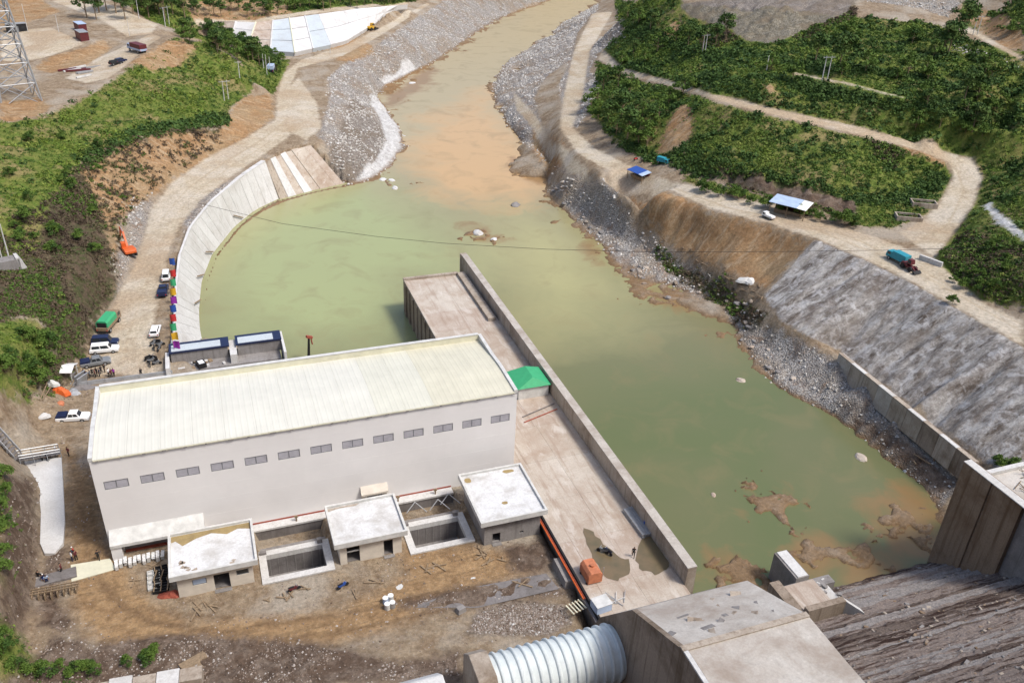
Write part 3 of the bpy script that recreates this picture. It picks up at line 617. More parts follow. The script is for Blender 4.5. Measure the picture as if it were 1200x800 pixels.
for i in range(NP):
    mb = MB(); xa = X0+.45+i*pw; vs = []; k = 15
    prof = []
    for j in range(5):
        u = xa+pw*j/5; d = pw/5
        prof += [(u,0),(u+d*.62,0),(u+d*.70,0.018),(u+d*.92,0.018)]
    prof.append((xa+pw-0.02,0))
    for t in TS:
        y = YF-.12+(YB-YF-.3)*t
        for u,h in prof: vs.append((u,y,roof_z(t)+h))
    n = len(prof)
    fs = [(a*n+j,a*n+j+1,(a+1)*n+j+1,(a+1)*n+j) for a in range(len(TS)-1) for j in range(n-1)]
    mb.add(vs, fs); ph('roof_panel', mb, M['roof1'] if i<9 else M['roof2'] if i<11 else M['roof3'])
def roofline(x0, x1, up, mat):
    mb = MB()
    for a, c in zip(TS[:-1], TS[1:]):
        ya, yc = YF-.05+(YB-YF)*a, YF-.05+(YB-YF)*c
        za, zc = max(16.3,roof_z(a)+up), max(16.3,roof_z(c)+up)
        mb.hexa([(x0,ya,15.9),(x1,ya,15.9),(x1,yc,15.9),(x0,yc,15.9)], [(x0,ya,za),(x1,ya,za),(x1,yc,zc),(x0,yc,zc)])
    return ph('parapet', mb, mat)
roofline(X0-.06, X0+.48, 0.35, M['trim']); roofline(X1-.48, X1+.06, 0.30, M['trim'])
ph('parapet', MB().lohi((X0+.5,YB-.42,14.6),(X1-.5,YB+.04,16.35)), M['cream'])
ph('coping', MB().lohi((X0+.49,YB-.5,16.352),(X1-.49,YB+.1,16.47)), M['trim'])
ph('gutter', MB().lohi((X0+.5,YF-.26,15.95),(X1-.5,YF-.003,16.12)), M['cream'])
for i in range(22):
    x = X0+1+i*2.75+random.uniform(-.3,.3)
    ph('gutter_bracket', MB().lohi((x,YF-.30,15.9),(x+random.uniform(.15,.9),YF-.262,16.0)), M['greyd'])
for x in WX:
    wf = MB(); wf.lohi((x,YF+.02,WZ0),(x+WW,YF+.12,WZ0+.09)); wf.lohi((x,YF+.02,WZ1-.09),(x+WW,YF+.12,WZ1))
    for q in (0,WW/2-.045,WW-.09): wf.lohi((x+q,YF+.022,WZ0+.09),(x+q+.09,YF+.118,WZ1-.09))
    o = ph('window', wf, M['grey'], None, (x-X0,0.0,WZ0))
    for s in (0,1):
        sl = MB(); xa = x+.09+s*(WW/2-.045)
        for j in range(8):
            z = WZ0+.12+j*.142
            sl.add([(xa,YF+.05,z),(xa+WW/2-.135,YF+.05,z),(xa+WW/2-.135,YF+.11,z+.14),(xa,YF+.11,z+.14)],[(0,1,2,3)])
        sl.v = [(a-X0-(x-X0), y-YF, z-WZ0) for a,y,z in sl.v]
        sl.build('louver', M['louver'], o)
for z in (3.4,6.1,8.6,13.9): ph('joint_strip', MB().lohi((X0+.02,YF-.012,z),(X1-.02,YF-.003,z+.05)), M['wall'])
# entrance under the long canopy and the small door hood
ph('canopy', MB().extr([(YF,2.35),(YF-1.9,2.25),(YF-1.9,2.75),(YF,4.1)],'x',-18.9,-6.5), M['trim'])
ph('roller_door', MB().lohi((-17.4,YF-.06,-.05),(-8.2,YF-.004,2.2)), M['door_grey'])
for x in (-18.9,-7.9): ph('pillar', MB().lohi((x,YF-1.7,-.1),(x+1.35,YF-.004,2.24)), M['wall'])
hd = MB().extr([(YF,2.35),(YF-.9,2.2),(YF-.9,2.5),(YF,3.5)],'x',15.9,20.0); ph('door_hood', hd, M['beige'])
ph('shutter', MB().lohi((16.9,YF-.05,.15),(19.2,YF-.004,2.0)), M['door_grey'])
for x in (16.0,19.3): ph('hood_post', MB().lohi((x,YF-.6,.15),(x+.5,YF-.005,2.19)), M['beige'])
ph('base_band', MB().lohi((-8,YF-.055,.17),(30.1,YF-.004,.42)), M['redbrown'])
ph('base_band', MB().lohi((-17.3,YF-.5,-.02),(-6,YF-.062,.18)), M['redbrown'])
ph('ledge', MB().lohi((-1,YF-1.5,-.15),(30.1,YF-.06,.16)), M['pale'])
ph('retaining_face', MB().lohi((-1,YF-1.35,-2.6),(30.1,YF-.3,-.152)), M['greyd'])
for x in (6.1,21.4,27.3):
    ph('standpipe', MB().tube((x,YF-1.0,.15),(x,YF-1.0,1.2),.12).box((x,YF-1.0,1.0),(.5,.3,.25)), M['wood'])

# ------------------------------------------------------------------ tailrace deck, its guide wall
DK = thing('tailrace_deck', 'stained concrete deck beside the powerhouse running out into the pond', 'deck', (40.6,68.5,2))
def dk(name, mb, mat, **k):
    mb.v = [(x-40.6,y-68.5,z-2) for x,y,z in mb.v]; return mb.build(name, mat, DK, **k)
dk('base', MB().lohi((40.62,67.9,-9),(53.98,122,1.72)).lohi((39.32,122.002,-9),(53.98,174.4,1.72)), M['brownc'])
ys = [68.0,75.5,84.6,93.8,103.2,112.6,117.2,122.0,131,140,148.6,157,165.6,174.0]
dm = [M['deck'],M['deck2'],M['deck3']]
for i,(a,c) in enumerate(zip(ys[:-1],ys[1:])):
    xl = 40.6 if c <= 122.01 else 39.3
    cuts = [xl, 42.6, 47.9, 53.97] if a < 112 else [xl, 47.6, 53.97]
    for j,(p,q) in enumerate(zip(cuts[:-1],cuts[1:])):
        top = 2+random.uniform(-.012,.012)
        dk('slab', MB().lohi((p+.012,a+.012,1.725),(q-.012,c-.012,top)), dm[(i*2+j*3+i//3)%3] if a<150 else M['deck2'])
dk('kerb', MB().lohi((39.25,173.6,2.02),(52.0,174.45,2.55)), M['stain'])
dk('kerb', MB().lohi((51.7,150.5,2.02),(53.3,173.5,2.75)), M['stain'])
dk('kerb', MB().lohi((39.3,124,2.02),(39.75,173.5,2.22)), M['deck2'])
for i in range(15):
    y = 123.6+i*3.4; dk('buttress', MB().lohi((39.06,y,-8.5),(39.316,y+.8,1.7)), M['brownc'])
dk('pipe_slot', MB().lohi((39.95,69,1.2),(40.55,101.5,1.5)), M['greyd'])
dk('pipe_slot', MB().lohi((40.3,69,1.5),(40.58,101.5,2.12)), M['dark'])  # solid near-black bar, painted shade of the slot beside the deck
GW = thing('guide_wall', 'long thin concrete guide wall of joined panels standing between deck and pond', 'wall', (54.0,72,0))
N = 17
for i in range(N):
    a = 72+105.8*i/N; c = 72+105.8*(i+1)/N
    mb = MB().extr([(0,-9),(1.7,-9),(1.35,5+random.uniform(-.02,.02)),(0.0,5)],'y',a-72+.03,c-72-.03)
    mb.build('wall_panel', M['stain'], GW)
    MB().lohi((-.04,a-72+.02,5.03),(1.39,c-72-.02,5.14)).build('coping', M['coping'], GW)
MB().lohi((-.02,106.3,-9),(1.5,107,4.9)).build('end_pier', M['stain'], GW)

# ------------------------------------------------------------------ curved basin wall on the far side of the pond
BWc = ctop[14]; BW = thing('basin_wall', 'pale curved concrete wall sloping down to the green pond', 'wall', tuple(BWc))
def bw(name, mb, mat, **k):
    mb.v = [(x-BWc[0],y-BWc[1],z-BWc[2]) for x,y,z in mb.v]; return mb.build(name, mat, BW, **k)
for i in range(28):
    a,c,d,e = ctop[i],ctop[i+1],cbot[i+1],cbot[i]
    g = 0.012
    a2 = a+(c-a)*g; c2 = c-(c-a)*g; d2 = d-(d-e)*g; e2 = e+(d-e)*g
    nrm = np.cross(d2-a2, c2-a2); nrm = nrm/np.linalg.norm(nrm); nrm = nrm if nrm[2]>0 else -nrm
    off = nrm*random.uniform(.0,.05)
    lo = [p-nrm*.8 for p in (e2,d2,c2,a2)]; hi = [p+off for p in (e2,d2,c2,a2)]
    bw('wall_panel', MB().hexa(lo,hi), M['pale'] if i%4 else M['pale2'])
    o2 = (a-e)[:2]; o2 = np.r_[o2/np.linalg.norm(o2),0]
    bw('coping', MB().hexa([a2+o2*-.05,c2+o2*-.05,c2+o2*1.3,a2+o2*1.3],[p+np.array([0,0,.45]) for p in (a2+o2*-.05,c2+o2*-.05,c2+o2*1.3,a2+o2*1.3)]), M['pale2'])
for k in (6,10,14,21):
    a,e = ctop[k]*.3+cbot[k]*.7, cbot[k+1]*.9+ctop[k+1]*.1
    bw('timber_strut', MB().tube(a+np.array([.4,0,.5]), e+np.array([.5,0,.4]), .16), M['wood'])
SR = thing('stepped_ramp', 'concrete ramp with raised ribs at the far end of the curved wall', 'ramp', tuple(at_[4]))
for i in range(8):
    a,c,d,e = at_[i],at_[i+1],ab_[i+1],ab_[i]
    up = np.array([0,0,1.]); h = .25 if i in (1,3,5) else 0.0
    mb = MB().hexa([p-up*1.0 for p in (e,d,c,a)],[p+up*h for p in (e+(d-e)*.02,d,c,a+(c-a)*.02)])
    mb.v = [(x-at_[4][0],y-at_[4][1],z-at_[4][2]) for x,y,z in mb.v]
    mb.build('rib' if h else 'ramp_panel', M[('stain','pale','deck2','pale2','deck','deck2','deck','deck3')[i]], SR)

# ------------------------------------------------------------------ low walkway wall and training wall on the far bank
wa, wb = at(984,414,2), at(1143,542,2)
WW_ = thing('walkway_wall', 'low segmented concrete wall at the foot of the grey sprayed slope', 'wall', tuple(wa))
dv = (wb-wa)/np.linalg.norm(wb-wa); nv = np.array([dv[1],-dv[0],0]); nv = nv if nv[0]<0 else -nv
Lw = np.linalg.norm(wb-wa)
for i in range(9):
    s0, s1 = Lw*i/9+.04, Lw*(i+1)/9-.04
    q = lambda s,u,z: dv*s+nv*u+np.array([0,0,z])
    mb = MB().hexa([q(s0,.5,-4.5),q(s1,.5,-4.5),q(s1,-.9,-4.5),q(s0,-.9,-4.5)][::-1],[q(s0,.2,0),q(s1,.2,0),q(s1,-.9,0),q(s0,-.9,0)][::-1])
    mb.build('wall_panel', M[('coping','stain','stain','coping','stain','stain','brownc','stain','brownc')[i]], WW_)
    MB().hexa([q(s0,.28,.01),q(s1,.28,.01),q(s1,-.5,.01),q(s0,-.5,.01)][::-1],[q(s0,.28,.16),q(s1,.28,.16),q(s1,-.5,.16),q(s0,-.5,.16)][::-1]).build('coping', M['pale' if i%2 else 'stain'], WW_)
tA = atx(1130,541,98.0); zt = tA[2]
TW = thing('training_wall', 'tall brown stained concrete wall block at the right end of the dam toe', 'wall', (98,72,0))
def tw(name, mb, mat): mb.v = [(x-98,y-72,z) for x,y,z in mb.v]; return mb.build(name, mat, TW)
yf = tA[1]
for i,(a,c) in enumerate([(yf-5.0,yf),(yf-10.2,yf-5.05),(yf-16,yf-10.25),(yf-24,yf-16.05)]):
    tw('wall_panel', MB().lohi((98+(.25 if i==1 else .9 if i>1 else 0),a,-9),(99.6,c,zt)), M['rusty'] if i<2 else M['greyc'])
tw('parapet_top', MB().lohi((97.95,yf-24,zt+.004),(99.3,yf+.05,zt+.14)), M['pale'])
tw('platform', MB().lohi((99.65,yf-24,-9),(128,yf-3,zt-.8)), M['blocktop'])
tw('wall_panel', MB().lohi((99.65,yf-2.95,-9),(128,yf-2.2,zt-.3)), M['pale'])
fl = MB()
for i in range(110):
    x = random.uniform(102,112); y = random.uniform(yf-14,yf-4.5); a = random.uniform(0,6.3); l = random.uniform(1,3.5)
    fl.tube((x,y,zt-.7),(x+math.cos(a)*l,y+math.sin(a)*l,zt-.6+random.uniform(0,.7)),.06,n=5)
tag(fl.build('driftwood_heap', M['wood']), 'heap of bare brown sticks lying on the training wall platform', 'brushwood')

# ------------------------------------------------------------------ dam face: rough steps of rolled concrete
DAM = thing('dam', 'rough brown stepped downstream face of the concrete dam, lower right', 'dam', (55,71.4,-6))
rise, run, NR = 0.40, 0.62, 125
rsd = np.random.default_rng(9); runs = rsd.uniform(.22,.62,NR)*np.where(rsd.random(NR)<.16,2.0,1.0); ycum = np.r_[0,np.cumsum(runs)]
for i in range(NR):
    run_ = runs[i]; y1 = 71.4-ycum[i]; z1 = -6+ycum[i+1]*.645; rise_ = run_*.645; n = 230; vs = []
    xs = np.linspace(54.05,168,n)
    j0 = fbm(xs*.8, np.full(n,i*1.3), 77, 5); j1 = fbm(xs*1.6, np.full(n,i*5.1), 78, 3); j2 = fbm(xs*1.5, np.full(n,i*1.7), 79, 2)
    for k in range(n):
        yy = y1+j0[k]*.34
        vs += [(xs[k],yy+.12,z1-rise_-.5),(xs[k],yy,z1+j1[k]*.15-.02),(xs[k],yy-run_*.5,z1+j2[k]*.16),(xs[k],yy-run_-1.1,z1+j1[k]*.12)]
    vs = [(x-55,y-71.4,z+6) for x,y,z in vs]
    MB().add(vs, [(k*4+r,k*4+r+1,(k+1)*4+r+1,(k+1)*4+r) for k in range(n-1) for r in range(3)]).build('step', RCC[int(rsd.choice([0,0,0,0,1,1,2]))], DAM)
rs = np.random.default_rng(55); mbr = MB()
for k in range(2600):
    x = rs.uniform(55.5,135); y = 71.4-rs.uniform(.4,44); z = -6+(71.4-y)*.645+rs.uniform(.0,.25); s_ = .06+.30*rs.random()**3
    mbr.box((x,y,z),(s_*2*rs.uniform(.6,1.6),s_*1.4,s_),rs.uniform(0,3),taper=.7,mi=int(rs.integers(0,3)))
mbr.v = [(x-55,y-71.4,z+6) for x,y,z in mbr.v]; mbr.build('face_rubble',[M['greyc'],M['stain'],M['rusty']],DAM,kind='stuff')
yE = 71.4-ycum[-1]; zE = -6+ycum[-1]*.645
MB().extr([(yE-71.4-.2,0),(yE-71.4-.2,zE+5.4),(2-71.4,84.5+6),(-6-71.4,84.5+6),(-6-71.4,0)],'x',-1,113).build('upper_face', M['rcc'], DAM)
MB().extr([(54-71.4,2),(-3-71.4,79+6),(-9-71.4,79+6),(-9-71.4,2)],'x',-130,-1.02).build('upper_face', M['rcc'], DAM)
# anchor block beside the penstock
AB = thing('anchor_block', 'huge pale topped concrete block at the bottom with a brown streaked side', 'concrete block', (39,46,0))
prof = [(69.6,-7),(69.2,2.0),(67.6,5.4),(60.7,13.7),(50.9,18.3),(44,18.3),(30,19),(30,-7)]
MB().add([(0,y-46,z) for y,z in prof]+[(.6,y-46,z) for y,z in prof], [tuple(range(8)),tuple(range(15,7,-1))]+[(i+8,(i+1)%8+8,(i+1)%8,i) for i in range(8)]).build('side_face', M['brownc'], AB)
def abp(prof, x0, x1, mat, name): MB().extr([(y-46,z) for y,z in prof],'x',x0-39,x1-39).build(name, mat, AB)
abp([(69.6,-7),(69.2,2.0),(67.6,5.4),(60.75,13.65),(51,18.22),(51,-7)], 39.62, 54.2, M['blocktop'], 'sloping_top')
abp([(50.96,-7),(50.96,18.34),(44,18.36),(30,19.1),(30,-7)], 39.62, 54.2, M['blocktop'], 'flat_top')
MB().lohi((-.02,4.3,18.31),(15.2,5.0,18.52)).build('lip', M['stain'], AB)
MB().lohi((-.03,-16,18.38),(.45,4.2,18.6)).build('edge_kerb', M['pale'], AB)
for k in range(16):
    x = random.uniform(.8,13); y = random.uniform(6,13); z = 18.22-(y-5)*(4.57/9.75)
    MB().box((x,y,z+.02),(random.uniform(.3,1.6),random.uniform(.2,.9),.05),random.uniform(0,3),rx=-.44).build('rubble_patch', M['greyc' if k%2 else 'stain'], AB)

# ------------------------------------------------------------------ penstock: ribbed pipe, its collar, the neighbouring block
PS = thing('penstock', 'fat white ribbed penstock pipe entering the brown concrete block', 'pipe', (23,63.2,4.1))
R = 3.3; nseg = 40
def ring(mb, x0, x1, r0, r1, n=nseg):
    vs = [(x0,r0*math.cos(t),r0*math.sin(t)) for t in [2*math.pi*k/n for k in range(n)]]+[(x1,r1*math.cos(t),r1*math.sin(t)) for t in [2*math.pi*k/n for k in range(n)]]
    return mb.add(vs, [(k,(k+1)%n,n+(k+1)%n,n+k) for k in range(n)])
mb = MB(); ring(mb, 0, 16.2, R, R); mb.build('barrel', M['penstock'], PS, smooth=True)
for k in range(14):
    x = .9+k*1.1
    mb = MB(); ring(mb, x, x+.06, R, R+.16); ring(mb, x+.06, x+.16, R+.16, R+.24); ring(mb, x+.16, x+.34, R+.24, R+.24); ring(mb, x+.34, x+.44, R+.24, R+.16); ring(mb, x+.44, x+.5, R+.16, R)
    mb.build('rib', M['penstock'], PS)
def octa(r, x0, x1, cut=0.42):
    c = r*cut*1.0; p = [(-r,-r),( r,-r),(r,r-c*1.2),(r-c*1.2,r),(-r+c*1.2,r),(-r,r-c*1.2)]
    return MB().extr(p,'x',x0,x1)
octa(3.75,-1.9,.3).build('collar', M['stain'], PS, bevel=.06)
nb = octa(3.4, 0, 14); tag(nb.build('concrete_casing', M['pale2'], None, (3.8,62.4,3.6), bevel=.15), 'white octagonal concrete casing cut by the bottom edge', 'concrete block')

# ------------------------------------------------------------------ pier stubs in the water beyond the block
p0, p1 = at(914,646,-1), at(941,676,-1)
PR = thing('intake_pier', 'short concrete pier with a white top standing in the pond beside the dam toe', 'pier', (p1[0],p1[1],-6))
L = p0[1]-p1[1]
MB().lohi((-1.1,0,-2),(1.1,L,5)).build('stem', M['greyc'], PR)
MB().lohi((-.75,.1,5.004),(.9,L-.1,5.14)).build('cap', M['pale2'], PR)
MB().lohi((-3.6,-1.5,-2),(4.6,.02,4.2)).build('cross_wall', M['greyc'], PR)
MB().lohi((-2.2,-4.6,-2),(3.4,-1.53,3.9)).build('landing', M['pale'], PR)
for k in range(14): MB().box((random.uniform(-3,4),random.uniform(-4.5,-.5),4.1),(random.uniform(.3,1.2),random.uniform(.2,.6),.3),random.uniform(0,3),ry=random.uniform(-.2,.2)).build('rubble', M['pale' if k%2 else 'greyc'], PR)
q0, q1, q2 = at(948,716,2.2), at(993,705,2.2), at(931,699,2.2)
ST = thing('wall_stub', 'low brown concrete wall stub with an earth filled box behind it on the dam toe', 'wall', (q0[0],q0[1],0))
wd = np.linalg.norm((q1-q0)[:2])
MB().lohi((0,0,-3),(wd,.9,2.2)).build('front_wall', M['brownc'], ST)
MB().lohi((-1.6,0.5,-6),(-.03,6.5,1.6)).build('side_wall', M['brownc'], ST)
MB().lohi((-.02,.93,-6),(wd*.9,6,.7)).build('fill', M['deck3'], ST)
MB().hexa([(wd+.01,0,-3),(wd+1.8,-1.8,-3),(wd+1.8,-.9,-3),(wd+.01,.9,-3)],[(wd+.01,0,2.1),(wd+1.8,-1.8,1.2),(wd+1.8,-.9,1.2),(wd+.01,.9,2.1)]).build('return_wall', M['pale'], ST)
# ------------------------------------------------------------------ small service houses and open transformer pits
def house(label, x0, x1, y0, y1, h, front, wallm):
    t = thing('service_house', label, 'house', (x0,y0,0), 0, 'flat roofed service houses in front of the powerhouse')
    W, D = x1-x0, y1-y0; i = .75
    def p(n, mb, m, par=None, **k): return mb.build(n, m, par or t, **k)
    ops = sorted(front)      # (xa, xb, za, zb, kind)
    mb = MB(); e = i
    for xa,xb,za,zb,kd in ops:
        mb.lohi((e,i-.05,-1),(xa,i+.25,h-.35))
        if za > 0.02: mb.lohi((xa,i-.05,-1),(xb,i+.25,za))
        mb.lohi((xa,i-.05,zb),(xb,i+.25,h-.35)); e = xb
    mb.lohi((e,i-.05,-1),(W-i,i+.25,h-.35)); p('wall', mb, wallm)
    p('wall', MB().lohi((i,i+.251,-1),(i+.25,D-i,h-.35)), wallm); p('wall', MB().lohi((W-i-.25,i+.251,-1),(W-i,D-i,h-.35)), wallm)
    p('wall', MB().lohi((i+.251,D-i-.25,-1),(W-i-.251,D-i,h-.35)), wallm)
    p('floor', MB().lohi((i+.26,i+.26,-.3),(W-i-.26,D-i-.26,.05)), M['greyd'])
    for xa,xb,za,zb,kd in ops:
        if kd == 'w':
            f = MB()
            f.lohi((xa,i+.02,za),(xb,i+.1,za+.1)).lohi((xa,i+.02,zb-.1),(xb,i+.1,zb)).lohi((xa,i+.021,za+.1),(xa+.1,i+.099,zb-.1)).lohi((xb-.1,i+.021,za+.1),(xb,i+.099,zb-.1))
            o = p('window', f, M['grey']); MB().lohi((xa+.1,i+.05,za+.1),(xb-.1,i+.07,zb-.1)).build('pane', M['lblue'] if label.startswith('leftmost') and xa < 4 else M['glass'], o)
        elif kd == 'd': p('doorway_step', MB().lohi((xa-.1,i-.7,-.3),(xb+.1,i-.06,.12)), M['greyc'])
    p('roof', MB().lohi((0,0,h-.35),(W,D,h)), M['flatroof'])
    r = .38
    for a,b in (((-.02,-.02),(W+.02,.3)),((-.02,D-.3),(W+.02,D+.02)),((-.02,.302),(.3,D-.302)),((W-.3,.302),(W+.02,D-.302))):
        p('parapet', MB().lohi((a[0],a[1],h-.45),(b[0],b[1],h+r)), M['trim'])
    return t, W, D
ta, W, D = house('leftmost flat roofed beige house with ochre damp along its roof edge', -11.2,-0.1,91.2,99.8,4.1,[(2.6,4.4,1.6,2.6,'w'),(5.3,7.3,0,2.7,'d'),(8.2,9.8,1.8,2.7,'w')],M['beige'])
MB().prism([(.35,D-.35),(W-.35,D-.35),(W-.35,D-1.7),(W-2,D-1.2),(W-3.5,D-1.9),(W-5.5,D-1.1),(W-7.5,D-1.6),(1.8,D-2.6),(.9,D-1.4),(.35,D-1.6)],4.104,4.112).build('damp_patch', M['ochre'], ta)
for k in range(9):
    x=random.uniform(.8,3.2) if k<6 else random.uniform(.8,W-1); y=random.uniform(.8,3.0)
    MB().prism([(x+math.cos(a)*random.uniform(.15,.55),y+math.sin(a)*random.uniform(.1,.4)) for a in [j*.9 for j in range(7)]],4.103,4.109).build('dirt_patch', M['stain'], ta)
tb, W, D = house('middle flat roofed beige house with a shuttered opening and a narrow doorway', 10.0,20.2,90.9,99.4,4.1,[(1.7,3.5,0,2.9,'o'),(6.9,8.2,0,2.8,'d')],M['beige'])
MB().lohi((1.7,.78,1.95),(3.5,.9,2.1)).build('lintel', M['trim'], tb)
MB().prism([(.35,D-.35),(5,D-.35),(4.4,D-.8),(2,D-.7),(.35,D-1)],4.104,4.112).build('damp_patch', M['stain'], tb)
tc, W, D = house('rightmost flat roofed house with bare grey concrete walls beside the deck', 30.3,40.4,88.7,100.2,4.6,[(2.0,3.2,.3,1.9,'d'),(6.2,6.8,.9,1.3,'o')],M['greyc'])
for a in ((.4,D-2.2,1.3,1.6),(6.6,D-1.5,2.2,1.0),(4.2,3.2,1.2,.9)):
    MB().prism([(a[0]+a[2]*(.5+.5*math.cos(q)*random.uniform(.7,1)),a[1]+a[3]*(.5+.5*math.sin(q)*random.uniform(.7,1))) for q in [j*.7 for j in range(9)]],4.604,4.612).build('damp_patch', M['ochre'], tc)
def pit(label, x0, x1, y0, y1):
    t = thing('transformer_pit', label, 'pit', (x0,y0,0), 0, 'open concrete transformer pits between the houses')
    W,D = x1-x0,y1-y0; a = 1.0; dep = -4.0
    for s in ((0,0,W,a),(0,D-a,W,D),(0,a+.003,a,D-a-.003),(W-a,a+.003,W,D-a-.003)):
        MB().lohi((s[0],s[1],-.6),(s[2],s[3],.22)).build('rim', M['pale'], t)
    MB().lohi((a-.2,D-a+.01,dep),(W-a+.2,D-a+.3,-.61)).build('pit_wall', M['greyd'], t)
    MB().lohi((a-.3,a,dep),(a-.01,D-a,-.61)).build('pit_wall', M['greyd'], t); MB().lohi((W-a+.01,a,dep),(W-a+.3,D-a,-.61)).build('pit_wall', M['greyd'], t)
    MB().lohi((a-.2,a-.3,dep),(W-a+.2,a-.01,-.61)).build('pit_wall', M['greyd'], t)
    MB().lohi((a-.2,a-.2,dep-.2),(W-a+.2,D-a+.2,dep+.3)).build('pit_floor', M['greyc'], t)
    for k in range(7):
        x = a+.4+k*(W-2*a-.8)/6; MB().lohi((x-.06,D-a-.03,dep+.3),(x+.06,D-a+.008,-.65)).build('wall_joint', M['greyc'], t)
    MB().lohi((.3,D+.05,-1.9),(W-.3,D+1.0,-.2)).build('bench', M['greyc'], t)
    MB().lohi((W-1.6,D-.7,.224),(W-.9,D-.1,.9)).build('post', M['greyc'], t)
    MB().lohi((.2,D-.8,.224),(1.1,D-.3,.6)).build('block', M['greyd'], t)
pit('left transformer pit between the two beige houses', 0.1,9.9,90.9,97.3); pit('right transformer pit beside the grey walled house', 20.5,30.1,90.6,97.2)
# trench clutter: angled pipe frames over the right trench
for k,(x,y) in enumerate([(22,99.4),(25.5,99.0),(27.4,99.8)]):
    tag(MB().tube((x,y,.1),(x+1.6,y+1.2,.9),.07).tube((x+1.6,y+1.2,.9),(x+3.0,y-.6,.1),.07).build('pipe_frame', M['steel']), 'bent grey pipe frame across the trench behind the right pit','pipe frame','bent pipe frames over the trench')

# ------------------------------------------------------------------ gate deck behind the hall
GD = thing('gate_deck','gate deck behind the powerhouse with two pale blue panels in dark frames','gate deck',(-10.5,150,0))
MB().lohi((0,0,-8),(20,6,.3)).build('base', M['greyc'], GD)
MB().lohi((.1,3.2,.304),(10.4,6.4,2.6)).build('beam', M['greyc'], GD); MB().lohi((12.2,3.2,.304),(20.3,6.4,2.6)).build('beam', M['greyc'], GD)
for x0,x1 in ((0,10.6),(12.1,20.4)):
    MB().lohi((x0-.15,3.0,2.604),(x1+.15,6.6,2.9)).build('frame', M['navy'], GD)
    MB().lohi((x0+.3,3.25,2.904),(x1-1.4,5.6,3.0)).build('panel', M['paleblue'], GD)
MB().lohi((10.7,0.5,.304),(12.0,6.3,2.2)).build('pier', M['pale'], GD)
MB().lohi((-.9,-1,-.5),(-.2,5,2.0)).build('pier', M['pale2'], GD)
MB().lohi((20.45,-2,-8),(20.9,6.4,2.7)).build('side_wall', M['pale2'], GD)
MB().lohi((12.2,-3,-8),(20.4,-.02,-1.2)).build('sunken_floor', M['greyd'], GD)
for k in range(12):
    MB().box((random.uniform(.5,10),random.uniform(.3,2.8),.45),(random.uniform(.5,1.6),random.uniform(.4,1),.3),random.uniform(0,3)).build('rubble', M['pale' if k%3 else 'wood'], GD)
tag(MB().box((0,0,.5),(1.5,1.9,.9),.3).box((0,0,.97),(1.0,1.3,.06),.3,1).build('crate',[M['black'],M['white']],None,(-5.2,151.0,.3)),'black crate with a white lid on the rubble behind the hall','crate')
c = at(361,419,-5); cr = thing('derrick','thin dark derrick post with a rusty head rising behind the hall roof','derrick',tuple(c))
MB().tube((0,0,-2),(.5,0,4.6),.34,.22).build('mast',M['black'],cr); MB().box((.6,0,4.8),(1.3,.6,.45),.2,ry=.4).tube((.9,0,4.6),(1.1,0,3.0),.14).build('head',M['redbrown'],cr)

# ------------------------------------------------------------------ vehicles
def two(pa, pb, z=None):
    """position and heading of something whose rear stands at pixel pa and front at pixel pb"""
    a, b = (spot(*pa), spot(*pb)) if z is None else (at(*pa,z), at(*pb,z))
    m = [(a[i]+b[i])/2 for i in range(3)]
    return (m[0],m[1],max(gz(m[0],m[1]),-1)+.02 if z is None else z), math.atan2(b[1]-a[1], b[0]-a[0])
def wheels(t, L, W, xs, r=.38):
    for x in xs:
        for s in (-1,1):
            w_ = MB().tube((x,s*(W/2-.24),r),(x,s*(W/2+.02),r),r,n=14).build('wheel',M['black'],t)
            MB().tube((x,s*(W/2+.0),r),(x,s*(W/2+.035),r),r*.55,n=10).build('rim',M['steel'],w_)
def lights(t, L, W, z):
    for s in (-1,1):
        MB().lohi((L/2-.06,s*W*.40-.16,z-.09),(L/2+.015,s*W*.40+.16,z+.09)).build('headlight',M['trim'],t)
        MB().lohi((-L/2-.015,s*W*.42-.1,z-.12),(-L/2+.05,s*W*.42+.1,z+.12)).build('tail_light',M['red'],t)
def cabin(t, x0, x1, z0, z1, W, m, slf=.55, slb=.25, split=True):
    W2 = W*.42; wt = W*.36
    lo = [(x0,-W2,z0),(x1,-W2,z0),(x1,W2,z0),(x0,W2,z0)]; hi = [(x0+slb,-wt,z1),(x1-slf,-wt,z1),(x1-slf,wt,z1),(x0+slb,wt,z1)]
    MB().hexa(lo,hi).build('cabin',m,t,bevel=.05)
    d = .012
    def on(f, u, v):        # point on face f
        a,b,c,e = f; return [a[i]*(1-u)*(1-v)+b[i]*u*(1-v)+c[i]*u*v+e[i]*(1-u)*v for i in range(3)]
    fr = (lo[1],lo[2],hi[2],hi[1]); bk = (lo[3],lo[0],hi[0],hi[3])
    for nm,f,n in (('windscreen',fr,(d*2,0,d)),('rear_window',bk,(-d*2,0,d))):
        MB().quad(*[[p[i]+n[i] for i in range(3)] for p in (on(f,.08,.12),on(f,.92,.12),on(f,.92,.88),on(f,.08,.88))]).build(nm,M['glass'],t)
    for s,f in ((-1,(lo[0],lo[1],hi[1],hi[0])),(1,(lo[2],lo[3],hi[3],hi[2]))):
        for u0,u1 in (((.08,.47),(.53,.92)) if split else ((.1,.9),)):
            MB().quad(*[[p[0],p[1]+s*d*2,p[2]+d*.5] for p in (on(f,u0,.2),on(f,u1,.2),on(f,u1,.85),on(f,u0,.85))]).build('side_window',M['glass'],t)
